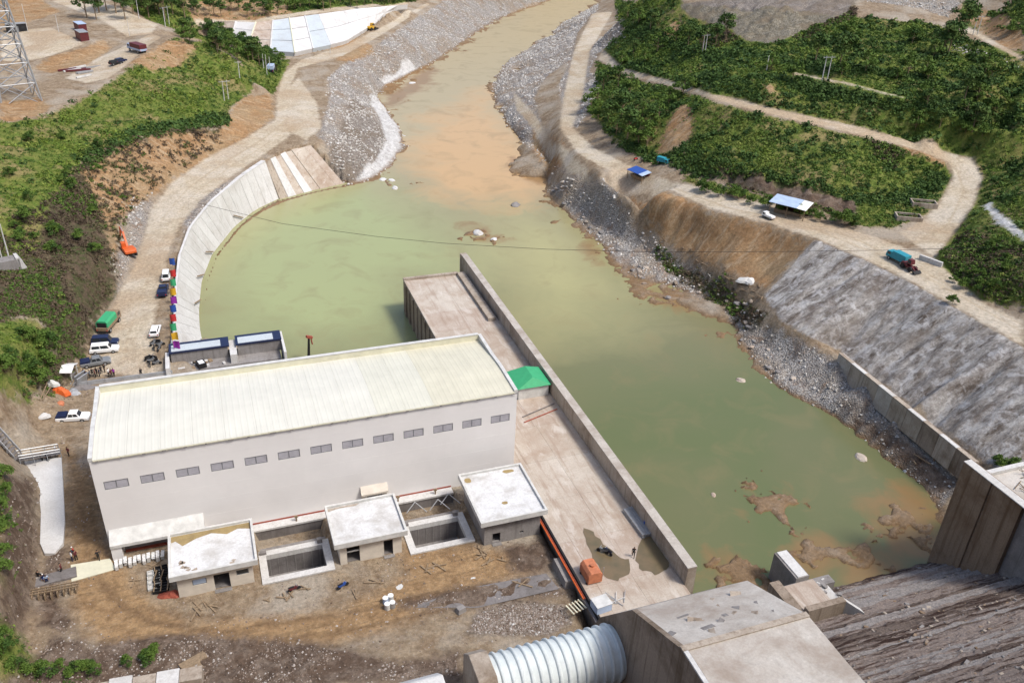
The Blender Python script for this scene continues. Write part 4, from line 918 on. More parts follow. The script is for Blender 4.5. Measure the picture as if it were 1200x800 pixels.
def pickup(name, label, loc, rz, m, bed, L=5.2, W=1.95, group=None):
    t = thing(name, label, 'pickup', loc, rz, group)
    MB().extr([(-L/2,.42),(-L/2,1.02),(L*.12,1.05),(L*.34,1.02),(L*.47,.92),(L/2,.72),(L/2,.42)],'x',0,1).v
    b = MB().extr([(-L/2,.40),(L/2,.40),(L/2,.74),(L*.46,.95),(L*.20,1.04),(-L/2,1.02)],'y',-W/2,W/2); b.build('body',m,t,bevel=.06)
    cabin(t,-L*.14,L*.26,1.0,1.74,W,m)
    if bed == 'cover': MB().extr([(-L*.49,1.03),(-L*.16,1.03),(-L*.17,1.42),(-L*.48,1.36)],'y',-W*.44,W*.44).build('bed_cover',M['navy'],t)
    else: MB().lohi((-L*.48,-W*.42,1.022),(-L*.17,W*.42,1.05)).build('bed_floor',M['black'],t)
    MB().lohi((L/2-.05,-W/2+.05,.35),(L/2+.1,W/2-.05,.6)).build('bumper',M['steel'],t)
    wheels(t,L,W,(-L*.30,L*.31)); lights(t,L,W,.78); return t
def wagon(name, label, cat, loc, rz, m, L=4.5, W=1.8, h=1.65, group=None):
    t = thing(name, label, cat, loc, rz, group)
    MB().extr([(-L/2,.36),(L/2,.36),(L/2,.68),(L*.45,.86),(L*.24,.96),(-L*.48,1.0),(-L/2,.8)],'y',-W/2,W/2).build('body',m,t,bevel=.06)
    cabin(t,-L*.47,L*.26,.96,h,W,m)
    wheels(t,L,W,(-L*.30,L*.31),.34); lights(t,L,W,.72); return t
def truck(name, label, loc, rz, cabm, boxm, boxkind='tarp', L=7.0, W=2.3, group=None):
    t = thing(name, label, 'truck', loc, rz, group)
    MB().lohi((-L/2,-W*.35,.6),(L/2-.3,W*.35,.85)).build('chassis',M['black'],t)
    xc = L/2-2.0
    MB().extr([(xc,.7),(L/2,.7),(L/2,1.5),(L/2-.35,2.4),(xc,2.45)],'y',-W*.46,W*.46).build('cab',cabm,t,bevel=.06)
    MB().add([(L/2+.02,-W*.38,1.5),(L/2+.02,W*.38,1.5),(L/2-.30,W*.36,2.3),(L/2-.30,-W*.36,2.3)],[(0,1,2,3)]).build('windscreen',M['glass'],t)
    for s in (-1,1): MB().lohi((xc+.5,s*W*.46-.01,1.5),(L/2-.5,s*W*.46+.02,2.2)).build('side_window',M['glass'],t)
    MB().lohi((-L/2,-W/2,.87),(xc-.1,W/2,1.5)).build('bed',cabm if boxkind!='tarp' else M['wood'],t)
    if boxkind == 'tarp':
        MB().extr([(-W*.49,1.51),(W*.49,1.51),(W*.49,2.5),(W*.36,2.85),(-W*.36,2.85),(-W*.49,2.5)],'x',-L/2+.25,xc-.12).build('tarpaulin',boxm,t)
        MB().lohi((-L/2+.2,-W*.40,1.55),(-L/2+.246,W*.40,2.5)).build('back_shade_panel',M['dark'],t)  # flat near-black panel on the closed hood, painted shade of its inside
    elif boxkind == 'box': MB().lohi((-L/2,-W/2,1.504),(xc-.12,W/2,2.9)).build('box',boxm,t,bevel=.04)
    else: MB().lohi((-L/2+.1,-W*.45,1.504),(xc-.2,W*.45,1.7)).build('load',boxm,t)
    wheels(t,L,W,(-L*.33,L*.30),.5); lights(t,L,W,1.0); return t
l,r = two((70,493),(103,491),0.05); pickup('pickup_truck','white double cab pickup with a dark covered bed beside the powerhouse corner',l,r,M['white'],'cover')
l,r = two((107,413),(139,410)); wagon('estate_car','long white estate car parked between a dark pickup and a blue van','car',l,r,M['white'],5.2,1.95,1.8)
l,r = two((96,427),(128,424)); pickup('pickup_truck','dark grey pickup nearest the white roofed kiosk',l,r,M['grey'],'cover')
l,r = two((110,404),(137,402)); wagon('van','dark blue van squeezed behind the white estate car','van',l,r,M['navy'],5.0,1.9,1.95)
l,r = two((122,392),(136,374)); truck('covered_truck','truck with a bright green tarpaulin hood parked by the dark hillside',l,r,M['wood'],M['green'],'tarp',6.8)
l,r = two((181,396),(184,385)); wagon('small_car','small white car near the green flag on the pale road','car',l,r,M['white'],4.2,1.75,1.5)
l,r = two((190,351),(193,336)); pickup('pickup_truck','dark blue pickup parked beside the row of flags',l,r,M['navy'],'cover',5.2,1.95)
l,r = two((195,332),(196,320)); wagon('minivan','white minivan parked just beyond the dark blue pickup','van',l,r,M['white'],4.6,1.8,1.9)
l,r = two((1062,312),(1040,301)); _t = truck('open_truck','teal truck stopped at the bend of the right road',l,r,M['teal'],M['teal'],'box',6.6); _t.scale = (0.8,)*3
l,r = two((770,193),(784,191)); _t = truck('blue_truck','bright blue truck parked near the red motorbikes across the river',l,r,M['teal'],M['teal'],'box',6.0); _t.scale = (0.62,)*3
l,r = two((166,62),(156,60)); truck('box_truck','dark red box truck standing on the upper left dirt road',l,r,M['lblue'],M['maroon'],'box',8.5,2.6)
l,r = two((315,90),(322,84)); truck('flatbed_truck','blue topped truck parked beneath the row of poles',l,r,M['navy'],M['lblue'],'box',6.5)
l,r = two((905,258),(895,254)); _t = truck('white_truck','white truck behind the blue roofed roadside shed',l,r,M['white'],M['white'],'flat',5.5); _t.scale = (0.6,)*3
for (pa,pb,lab,m1) in [((130,78),(142,74),'small dark car parked below the dark red box truck',M['black']),((136,76),(147,71),'small dark blue car parked below the dark red box truck',M['navy'])]:
    l,r = two(pa,pb); wagon('parked_car',lab,'car',l,r,m1,4.3,1.75,1.5)
# orange excavator
def excavator(name, label, loc, rz, m, s=1.0):
    t = thing(name, label, 'excavator', loc, rz); t.scale = (s,)*3
    for q in (-1,1):
        tr = MB().extr([(-1.9,.25),(-1.6,0),(1.6,0),(1.9,.25),(1.9,.65),(1.6,.9),(-1.6,.9),(-1.9,.65)],'y',q*1.15-.3,q*1.15+.3).build('track',M['black'],t)
        for k in range(5): MB().tube((-1.4+k*.7,q*1.15-.33,.42),(-1.4+k*.7,q*1.15+.33,.42),.27,n=10).build('roller',M['steel'],tr)
    MB().lohi((-.7,-.85,.5),(.7,.85,1.0)).build('undercarriage',M['black'],t)
    MB().extr([(-2.2,1.0),(1.4,1.0),(1.4,1.5),(.2,1.75),(-1.9,2.0),(-2.3,1.8)],'y',-1.3,1.3).build('house',m,t,bevel=.08)
    MB().lohi((-2.45,-1.25,1.0),(-1.9,1.25,1.7)).build('counterweight',m,t,bevel=.1)
    cb = MB().extr([(.0,1.52),(1.5,1.52),(1.55,2.3),(1.1,2.95),(.0,2.95)],'y',.35,1.28).build('cab',m,t,bevel=.04)
    MB().lohi((.2,.36,2.0),(1.3,.33,2.8)).build('cab_window',M['glass'],cb); MB().lohi((.2,1.285,2.0),(1.2,1.3,2.8)).build('cab_window',M['glass'],cb)
    MB().extr([(.9,1.4),(1.4,1.3),(3.4,3.6),(5.6,4.3),(5.7,4.7),(3.1,4.2)],'y',-.35,.05).build('boom',m,t)
    MB().extr([(5.3,4.7),(5.8,4.75),(7.0,1.9),(6.7,1.8)],'y',-.3,.0).build('stick',m,t)
    MB().tube((1.8,-.15,1.5),(3.3,-.15,3.5),.11).tube((3.4,-.15,4.25),(5.3,-.15,4.9),.1).build('ram',M['steel'],t)
    MB().extr([(6.6,1.9),(7.1,1.9),(7.3,1.1),(6.6,.6),(5.9,.9),(6.3,1.2)],'y',-.7,.4).build('bucket',M['black'],t)
    return t
l,r = two((157,308),(146,288)); excavator('excavator','orange tracked excavator reaching its arm up the grey rock cut',l,r,M['orange'],1.0)
# loaders
def loader(name, label, loc, rz, m):
    t = thing(name, label, 'loader', loc, rz)
    MB().extr([(-2.6,.9),(-.2,.9),(-.2,1.9),(-2.3,1.9),(-2.6,1.5)],'y',-.95,.95).build('engine_hood',m,t,bevel=.06)
    MB().lohi((-.15,-.85,.7),(1.6,.85,1.3)).build('front_frame',m,t)
    c_ = MB().hexa([(-.6,-.8,1.92),(.9,-.8,1.92),(.9,.8,1.92),(-.6,.8,1.92)],[(-.5,-.7,3.2),(.7,-.7,3.2),(.7,.7,3.2),(-.5,.7,3.2)]).build('cab',m,t)
    MB().lohi((-.45,-.82,2.2),(.7,-.78,3.0)).build('cab_window',M['glass'],c_)
    for q in (-.6,.6): MB().extr([(.8,1.4),(1.1,1.6),(2.9,.9),(2.8,.6)],'y',q-.12,q+.12).build('lift_arm',m,t)
    MB().extr([(2.7,.9),(3.6,.25),(2.6,.15),(2.4,.5)],'y',-1.3,1.3).build('bucket',M['black'],t)
    for x in (-1.7,1.2):
        for q in (-1,1): MB().tube((x,q*.8,.72),(x,q*1.25,.72),.72,n=14).build('wheel',M['black'],t)
    return t
l,r = two((431,37),(441,35)); loader('wheel_loader','yellow wheel loader on the road below the white lined slope',l,r,M['yellow'])
l,r = two((1058,312),(1072,320)); _t = loader('wheel_loader','dark red loader standing right behind the teal truck',l,r,M['maroon']); _t.scale = (0.75,)*3

# ------------------------------------------------------------------ people
def man_mesh(name, pose):
    J = {'pelvis':(0,0,.92),'waist':(0,0,1.1),'chest':(.02,0,1.35),'neck':(.02,0,1.5),'head0':(.04,0,1.57),'head1':(.05,0,1.72)}
    sw = .16 if pose == 'walk' else .03
    E_ = [('pelvis','waist'),('waist','chest'),('chest','neck'),('neck','head0'),('head0','head1')]
    Rr = {'pelvis':.15,'waist':.14,'chest':.17,'neck':.06,'head0':.085,'head1':.09}
    for s,n in ((1,'l'),(-1,'r')):
        J['hip'+n]=(0,s*.1,.88); J['knee'+n]=(s*sw+.03,s*.11,.48); J['ank'+n]=(s*sw*1.6-.02,s*.11,.08); J['toe'+n]=(s*sw*1.6+.15,s*.12,.04)
        J['sho'+n]=(0,s*.2,1.42); J['elb'+n]=(-s*sw*.8,s*.26,1.13); J['wri'+n]=(-s*sw*1.1+.1,s*.25,.9); J['han'+n]=(-s*sw*1.1+.14,s*.25,.79)
        E_ += [('pelvis','hip'+n),('hip'+n,'knee'+n),('knee'+n,'ank'+n),('ank'+n,'toe'+n),('chest','sho'+n),('sho'+n,'elb'+n),('elb'+n,'wri'+n),('wri'+n,'han'+n)]
        for q,v in (('hip',.11),('knee',.075),('ank',.05),('toe',.045),('sho',.075),('elb',.05),('wri',.036),('han',.045)): Rr[q+n]=v
        for k in range(4):
            J[f'f{k}'+n]=(-s*sw*1.1+.17-.0,s*.25+(k-1.5)*.022,.71+abs(k-1.5)*.01); E_.append(('han'+n,f'f{k}'+n)); Rr[f'f{k}'+n]=.009
        J['th'+n]=(-s*sw*1.1+.20,s*.24,.79); E_.append(('han'+n,'th'+n)); Rr['th'+n]=.011
    J['nose']=(.15,0,1.62); E_.append(('head0','nose')); Rr['nose']=.018
    if pose == 'sit':
        for k,(x,y,z) in list(J.items()):
            if k.startswith(('knee',)): J[k]=(.38,y,.55)
            elif k.startswith('ank'): J[k]=(.30,y,.12)
            elif k.startswith('toe'): J[k]=(.46,y,.05)
            elif k.startswith(('hip','pelvis')): J[k]=(-.02,y,.42)
            else: J[k]=(x+.12*(z-.9),y,z-.5)
    keys = list(J); me = bpy.data.meshes.new(name)
    me.from_pydata([J[k] for k in keys],[(keys.index(a),keys.index(b)) for a,b in E_],[])
    o = bpy.data.objects.new(name+'_skeleton', me); COL.objects.link(o)
    o.modifiers.new('s','SKIN'); 
    for i,k in enumerate(keys):
        sv = me.skin_vertices[0].data[i]; r_ = Rr[k]; sv.radius = (r_,r_*(.72 if k in('chest','waist','pelvis') else 1)); sv.use_root = (k=='pelvis')
    sb = o.modifiers.new('u','SUBSURF'); sb.levels = 1
    dg = bpy.context.evaluated_depsgraph_get(); res = bpy.data.meshes.new_from_object(o.evaluated_get(dg))
    bpy.data.objects.remove(o); res.name = name
    dz = .5 if pose == 'sit' else 0
    res.materials.clear()
    for m in ('skin','navy','white'): res.materials.append(M[m])
    for p in res.polygons:
        c = p.center; z = c.z+dz
        legs = c.z < (.60 if dz else .95)
        p.material_index = 0 if z > 1.49 or (abs(c.y) > .19 and z < 1.12 and not legs) or (abs(c.y)>.2 and z<1.12) else (1 if legs else 2)
        p.use_smooth = True
    return res
MEN = {p: man_mesh('person_'+p, p) for p in ('stand','walk','sit')}
cap = MB()
for a in range(5):
    for b in range(10):
        q = lambda u,v:(.105*math.cos(v)*math.cos(u),.092*math.sin(v)*math.cos(u),.10*math.sin(u))
        u0,u1,v0,v1 = a*.314,(a+1)*.314,b*.628,(b+1)*.628
        cap.add([q(u0,v0),q(u0,v1),q(u1,v1),q(u1,v0)],[(0,1,2,3)])
CAPS = {k: cap.mesh('hair', M[k]) for k in ('hair','white','yellow')}
_pm = {}
def person(px, py, label, shirt='white', trousers='navy', pose='stand', rz=0, head='hair', group=None, z=None):
    k = (pose,shirt,trousers)
    if k not in _pm:
        m = MEN[pose].copy(); m.materials[1] = M[trousers]; m.materials[2] = M[shirt]; _pm[k] = m
    p = at(px,py,z) if z is not None else spot(px,py)
    o = tag(link('person', _pm[k], None, (p[0],p[1],p[2]), rz), label, 'person', group)
    o.scale = (1.05,)*3
    dz = .5 if pose=='sit' else 0; dx = .04+.12*(.75) if pose=='sit' else .04
    link('hair' if head=='hair' else 'helmet', CAPS[head], o, (dx,0,1.66-dz))
    return o
person(66,531,'person in a white shirt and dark trousers nearest the railing on the pale slab','white','navy','stand',0)
person(50,541,'person in dark clothes at the left end of the white slab edge','grey','black','stand',1)
person(57,541,'person in a navy top in the middle of the white slab edge','navy','black','stand',2)
person(81,534,'person in brown standing alone beside the dark puddle','maroon','black','stand',4)
person(116,656,'person in black walking alone along the track left of the powerhouse','black','black','walk',1.6)
person(85,657,'person in a white shirt at the corner of the cream slab','white','navy','stand',.4)
person(87,648,'person with a white helmet bending over the excavation','red','navy','sit',3.4,'white')
person(90,656,'person in dark red beside the white shirted person at the cream slab','maroon','black','stand',2.4)
person(51,680,'person with a white helmet sitting on the dark trench board','navy','blue','sit',5.5,'white')
person(45,677,'person in dark clothes crouching left end of the trench board','black','black','sit',.8)
person(55,681,'person in a pale blue shirt stooping on the trench board','lblue','navy','sit',5)
person(73,671,'person in dark red working alone in the dug earth','maroon','black','stand',3)
person(742,652,'person in black standing alone on the wet deck','black','black','walk',4.2,z=2.03)
person(166,441,'person in black standing alone on the pale road behind the hall','black','black','walk',2)
for i,(x,y,sh) in enumerate([(99,442,'black'),(102,444,'navy'),(106,443,'grey'),(109,441,'black'),(112,442,'maroon'),(114,440,'black'),(117,441,'navy'),(119,438,'black'),(123,436,'black'),(128,441,'white'),(131,442,'maroon'),(134,441,'purple')]):
    person(x,y,'person in the small crowd standing behind the left end of the hall',sh,'black','stand',random.uniform(0,6),group='people crowding behind the left end of the hall')
# motorbikes
def bike(px, py, rz, m, label, group=None, z=None):
    p = at(px,py,z) if z is not None else spot(px,py)
    t = thing('motorbike',label,'motorbike',tuple(p),rz,group)
    for x in (-.62,.62):
        vs=[]
        MB().tube((x,-.05,.3),(x,.05,.3),.3,n=12).build('wheel',M['black'],t)
    MB().extr([(-.5,.4),(.3,.4),(.55,.75),(.35,.85),(-.1,.7),(-.8,.78),(-.7,.6)],'y',-.11,.11).build('body',M[m],t)
    MB().lohi((-.75,-.12,.79),(0,.12,.86)).build('seat',M['black'],t)
    MB().tube((.35,-.34,1.0),(.35,.34,1.0),.03).tube((.62,0,.3),(.36,0,1.0),.035).build('handlebar',M['steel'],t)
    return t
bike(402,688,.4,'blue','blue and white motorbike parked on the dirt before the middle house')
bike(345,692,.2,'maroon','dark motorbike lying idle before the left transformer pit')
bike(706,647,2.4,'grey','left motorbike on the wet deck','motorbikes standing on the deck',2.03); bike(712,648,1.9,'navy','right motorbike on the wet deck','motorbikes standing on the deck',2.03)
bike(745,188,.3,'red','left red motorbike near the blue truck across the river','motorbikes across the river'); bike(752,190,1.0,'maroon','right dark red motorbike near the blue truck across the river','motorbikes across the river')
for i,(x,y) in enumerate([(180,404),(184,402),(188,405),(181,409),(187,410),(174,421),(178,424),(181,421),(184,427),(176,428)]):
    bike(x,y,random.uniform(0,3),'black' if i%2 else 'grey','motorbike in the cluster beside the gate deck','motorbikes clustered beside the gate deck')

# ------------------------------------------------------------------ flags, poles, pylon, cable
def solve_h(base, ptop):
    best = min((abs((lambda d:(400-F_PX*np.dot(d,UP)/np.dot(d,FW)))(np.array([base[0],base[1],base[2]+h])-CAM)-ptop), h) for h in np.arange(.5,45,.1))
    return best[1]
def flag(px, py, m, label):
    p = at(px-2.5,py+11,1.3+1.2*(410-py)/100); t = thing('banner_flag',label,'flag',tuple(p),0,'coloured flags along the curved wall')
    MB().tube((0,0,0),(0,0,3.4),.04).build('pole',M['wood'],t)
    vs=[];n=6
    for i in range(n+1):
        x=i/n*1.15; y=.16*math.sin(x*4+px); vs += [(x,y,3.35),(x,y+.05,1.75+.1*math.sin(x*5))]
    MB().add(vs,[(2*i,2*i+1,2*i+3,2*i+2) for i in range(n)]).add([(x,y+.02,z) for x,y,z in vs],[(2*i+2,2*i+3,2*i+1,2*i) for i in range(n)]).build('cloth',M[m],t)
for x,y,m,l in [(203,308,'blue','farthest blue flag at the top end of the flag row'),(204,322,'red','farther red flag below the farthest blue flag'),(204,333,'green','farther green flag between the red and yellow flags'),(204,344,'yellow','farther yellow flag between the green and purple flags'),(205,354,'purple','farther purple flag above the nearer blue flag'),(204,364,'blue','nearer blue flag between the purple and red flags'),(204,375,'red','nearer red flag just below the nearer blue flag'),(204,386,'green','nearer green flag level with the small white car'),(206,397,'yellow','nearest yellow flag close to the gate deck'),(208,407,'purple','nearest purple flag beside the gate deck corner')]: flag(x,y,m,l)
def pole(legs, label, group, arm=True, r=.16):
    bs = [spot(*a) for a,_ in legs]; hs = [solve_h(b,t[1]) for b,(_,t) in zip(bs,legs)]
    t = thing('utility_pole',label,'pole',tuple(bs[0]),0,group); o = np.array(bs[0]); tops=[]
    for b,h in zip(bs,hs):
        d = np.array(b)-o; MB().tube(d-np.array([0,0,.5]),d+np.array([0,0,h]),r,r*.6).build('post',M['pale'],t); tops.append(d+np.array([0,0,h]))
    if arm:
        a,b = (tops[0],tops[-1]) if len(tops)>1 else (tops[0],tops[0])
        dx = np.array([1.1,0,0]); a1,b1 = a-dx-np.array([0,0,.4]), b+dx-np.array([0,0,.4])
        MB().tube(a1,b1,.08).build('crossarm',M['steel'],t)
        for q in (0,.5,1): MB().tube(a1+(b1-a1)*q,a1+(b1-a1)*q+np.array([0,0,.4]),.06).build('insulator',M['grey'],t)
G_ = 'power poles on the hillsides'
pole([((163,22),(160,-2))],'single tall pole before the dark trees at top left',G_)
pole([((194,32),(192,9)),((199,32),(197,7))],'white double pole where the upper left road crosses the ridge',G_)
pole([((263,118),(263,95)),((268,118),(268,94))],'double pole on the right flank of the grassy spur',G_)
pole([((281,92),(281,72))],'single pole among the dark bushes behind the grassy spur',G_)
for i,(a,b) in enumerate([((306,72),(306,54)),((309,80),(309,63)),((313,88),(313,64)),((317,86),(317,67))]):
    pole([(a,b)],('farthest','second farthest','second nearest','nearest')[i]+' pole of the four standing close to the blue topped truck',G_,False)
pole([((387,63),(386,54))],'short pole at the foot of the white lined slope',G_,False)
pole([((152,42),(150,23))],'thin pole beside the upper left dirt road',G_,False,.1)
pole([((823,63),(825,41)),((826,63),(828,40))],'double pole on the green slope below the grey scree',G_)
pole([((963,95),(969,66)),((969,95),(974,66))],'double pole with crossarm on the right green slope beside the path',G_)
pole([((1140,41),(1144,18)),((1145,41),(1150,19))],'double pole beside the pale road in the top right corner',G_)
pole([((898,84),(898,65))],'single pole on the right slope left of the double pole',G_,False)
pole([((3,306),(-3,278)),((11,304),(5,262))],'leaning double pole behind the concrete box at the left edge',G_,False)
pole([((33,38),(30,5))],'thin pole left of the flat pad in the top left corner',G_,False,.12); pole([((69,38),(67,18))],'thin pole at the right end of the flat pad',G_,False,.12)
p = spot(10,312); bx = thing('concrete_box','grey concrete box at the foot of the leaning poles','concrete box',tuple(p),.3)
MB().lohi((-2.4,-1.3,-1),(2.0,1.3,1.6)).build('body',M['greyc'],bx); MB().hexa([(2.02,-1.3,-1),(3.2,-1.3,-1),(3.2,1.3,-1),(2.02,1.3,-1)],[(1.4,-1.3,1.9),(2.0,-1.3,1.9),(2.0,1.3,1.9),(1.4,1.3,1.9)]).build('lid',M['pale'],bx)
# lattice pylon
pb = np.array(spot(20,116)); PY = thing('pylon','tall grey lattice power pylon at the top left edge','pylon',tuple(pb),.35)
def lv(z): return 5.2*(1-z/46)+.7*(z/46)
levels = [-1,5,10.5,15.5,20,24,28,32,36,40,44]
for sx in (-1,1):
    for sy in (-1,1):
        MB().path([(sx*lv(z),sy*lv(z),z) for z in (-1,20,44)],.26).build('leg',M['steel'],PY)
for a,c in zip(levels[:-1],levels[1:]):
    mb = MB()
    for k in range(4):
        q = [(-1,-1),(1,-1),(1,1),(-1,1)]; u,v = q[k],q[(k+1)%4]
        A=lambda s,z:(s[0]*lv(z),s[1]*lv(z),z)
        mb.tube(A(u,a),A(v,c),.14,n=5).tube(A(v,a),A(u,c),.14,n=5).tube(A(u,c),A(v,c),.14,n=5)
    mb.build('bracing',M['steel'],PY)
for z in (30,37,43): MB().path([(-7,0,z+.8),(-1,0,z-.6),(1,0,z-.6),(7,0,z+.8)],.1).tube((-7,0,z+.8),(7,0,z+.8),.09).build('crossarm',M['steel'],PY)
pts_=[at(x,y,z) for x,y,z in [(232,238,5),(330,262,6),(440,277,7),(520,285,8),(640,292,9),(760,295,10),(900,295,11.5),(1050,293,14),(1200,288,18),(1330,282,22)]]
tag(MB().path(pts_,.045,5).build('overhead_cable',M['black']),'thin black cable slung low across the pond to the right hillside','cable')
# ------------------------------------------------------------------ things on the deck
tt = thing('canopy_tent','green roofed tent with white sides standing on the deck against the guide wall','tent',(47.6,120.9,2.02))
MB().lohi((.1,.1,0),(5.8,5.6,2.35)).build('side_cloth',M['trim'],tt)
def gr(x,y): return 2.0+1.5*(1-abs(x-2.95)/3.2)
MB().hexa([(-.25,-.25,2.37),(2.95,-.25,2.38),(2.95,6.0,2.38),(-.25,6.0,2.37)],[(-.25,-.25,2.44),(2.95,.9,3.8),(2.95,4.9,3.8),(-.25,6.0,2.44)]).build('roof_cloth',M['green'],tt)
MB().hexa([(2.952,-.25,2.38),(6.15,-.25,2.37),(6.15,6.0,2.37),(2.952,6.0,2.38)],[(2.952,.9,3.8),(6.15,-.25,2.44),(6.15,6.0,2.44),(2.952,4.9,3.8)]).build('roof_cloth',M['green'],tt)
for k,(x0,y0,x1,y1,l) in enumerate([(46.5,115.6,53.4,118.0,'longer steel pipe lying across the deck nearer the tent'),(46.2,114.0,53.2,116.2,'steel pipe lying across the deck farther from the tent')]):
    tag(MB().tube((x0,y0,2.13),(x1,y1,2.13),.1).build('steel_pipe',M['redbrown'] if k else M['greyd']), l,'pipe')
def blob(n, r, seed, sx=1, sy=1):
    rr = np.random.default_rng(seed); a = np.linspace(0,2*np.pi,n,endpoint=False)
    q = r*(1+.28*np.sin(a*2+seed)+.2*np.sin(a*3+2*seed)+rr.uniform(-.12,.12,n)); return [(q[i]*math.cos(a[i])*sx,q[i]*math.sin(a[i])*sy) for i in range(n)]
mw, ntw, bsw = _new('wet_silt'); cw = mixc(ntw, rng(ntw, nz(ntw,pos(ntw),.5,6),.4,.65), (0.17,0.125,0.07),(0.12,0.10,0.055)); ntw.links.new(cw,bsw.inputs['Base Color']); bsw.inputs['Roughness'].default_value=.28
def puddle(poly, z, nm='puddle', m=mw): MB().prism(poly,z,z+.006).build(nm,m,kind='structure')
def pixpoly(pl, z, jit=.25):
    q=[at(x,y,z) for x,y in pl]; out=[]
    for a,b in zip(q,q[1:]+q[:1]):
        for t in (0,.33,.66): p=a+(b-a)*t; out.append((p[0]+random.uniform(-jit,jit),p[1]+random.uniform(-jit,jit)))
    return out
puddle(pixpoly([(682,617),(694,622),(703,632),(722,650),(738,655),(737,672),(722,680),(706,674),(696,655),(688,638)],2.02),2.022)
puddle(pixpoly([(752,630),(765,626),(778,645),(786,658),(783,668),(768,672),(752,668),(745,656)],2.02),2.022)
puddle([(x*1.0-25.9,y+130.6) for x,y in blob(14,1.5,3,1.3,.8)], .16, 'dark_puddle', M['glass'])
tk = thing('tank','boxy faded orange tank on the near left corner of the deck','tank',(41.3,75.9,2.02))
MB().extr([(0,.15),(2.1,.15),(2.1,1.5),(1.7,1.95),(.4,1.95),(0,1.5)],'y',0,2.9).build('shell',M['orange2'],tk,bevel=.05)
for y in (.4,2.4): MB().lohi((-.1,y-.15,0),(2.2,y+.15,.148)).build('skid',M['black'],tk)
MB().tube((1.1,1.4,1.95),(1.1,1.4,2.25),.3).build('filler_cap',M['orange2'],tk); MB().tube((2.25,.4,.0),(2.3,.3,2.4),.05).build('standpipe',M['steel'],tk)
for k in range(2):
    pr = thing('railing_pipe',('orange pipe running along the deck edge','thin brown pipe beside the orange pipe on the deck edge')[k],'pipe',(39.85+.22*k,74,1.8))
    MB().tube((0,0,.1),(0,28-.6*k,.1),.11-.03*k).build('pipe',M['orange' if k==0 else 'redbrown'],pr)
    for q in range(9): MB().lohi((-.07,q*3.2+.4,-.3),(.07,q*3.2+.55,.0)).build('bracket',M['greyd'],pr)
def planks(name, lab, cat, loc, rz, n, L, w, h, m, layers=1):
    t = thing(name,lab,cat,loc,rz)
    for j in range(layers):
        for i in range(n): MB().lohi((-L/2+random.uniform(-.1,.1),i*w,j*h+.0),(L/2+random.uniform(-.1,.1),i*w+w*.93,j*h+h*.92)).build('plank',m,t)
    return t
c = at(747,613,2.02); planks('board_stack','long grey stack of boards lying on the deck by the blue barrel','stack',(c[0]+.8,c[1],2.02),math.pi/2+.02,4,6.2,.42,.3,M['steel'],2)
c = at(763,612,2.02); planks('timber_stack','thin pile of pale timbers between the blue barrel and the guide wall','stack',(c[0]+.3,c[1],2.02),math.pi/2+.02,3,4.6,.2,.2,M['wood'],2)
c = at(757,616,2.02); ba = thing('barrel','blue barrel standing on the deck beside a stack of boards','barrel',tuple(c))
MB().tube((0,0,0),(0,0,1.0),.42,n=16).build('drum',M['blue'],ba); MB().tube((0,0,1.0),(0,0,1.05),.43,n=16).build('lid',M['blue'],ba)
for z in (.33,.66): MB().tube((0,0,z),(0,0,z+.05),.445,n=16).build('hoop',M['blue'],ba)
c = at(680,709,1.2); lad = thing('pallet','pale slatted wooden pallet bridging the yard and the deck corner','pallet',tuple(c),.25)
for q in (-.7,.7): MB().lohi((-1.9,q-.06,0),(1.9,q+.06,.14)).build('bearer',M['wood'],lad)
for k in range(8): MB().lohi((-1.8+k*.5,-.9,.145),(-1.62+k*.5,.9,.2)).build('slat',M['cream'],lad)
c = at(704,712,2.02); sb = thing('site_box','pale grey steel box beside the anchor block corner','box',tuple(c),.1)
MB().lohi((-1.1,-.9,0),(1.1,.9,1.2)).build('body',M['lblue'],sb); MB().lohi((-1.15,-.95,1.203),(1.15,.95,1.28)).build('lid',M['trim'],sb)
for k in range(9):
    a=random.uniform(0,3); c=at(random.uniform(712,735),random.uniform(703,714),2.02)
    tag(MB().tube((0,0,0.08),(math.cos(a)*2,math.sin(a)*2,.25),.05).build('scrap_pipe',M['pale' if k%2 else 'steel'],None,tuple(c)),'loose pipe in the scatter beside the pale grey box','pipe','loose pipes scattered beside the grey box')

# ------------------------------------------------------------------ left part of the yard
c = at(78,447,0); k_ = thing('kiosk','white roofed open kiosk at the foot of the dark hillside','kiosk',(c[0],c[1],.4),-.25)
MB().hexa([(-2,-1.7,2.4),(2,-1.7,2.4),(2,0,3.0),(-2,0,3.0)],[(-2,-1.7,2.5),(2,-1.7,2.5),(2,0,3.1),(-2,0,3.1)]).build('roof_sheet',M['white'],k_); MB().hexa([(-2,.02,3.0),(2,.02,3.0),(2,1.7,2.4),(-2,1.7,2.4)],[(-2,.02,3.1),(2,.02,3.1),(2,1.7,2.5),(-2,1.7,2.5)]).build('roof_sheet',M['white'],k_)
for x in (-1.7,1.7):
    for y in (-1.4,1.4): MB().lohi((x-.06,y-.06,-.5),(x+.06,y+.06,2.5)).build('post',M['trim'],k_)
MB().lohi((-1.5,-.5,0),(1.5,1.2,1.0)).build('counter',M['greyd'],k_)
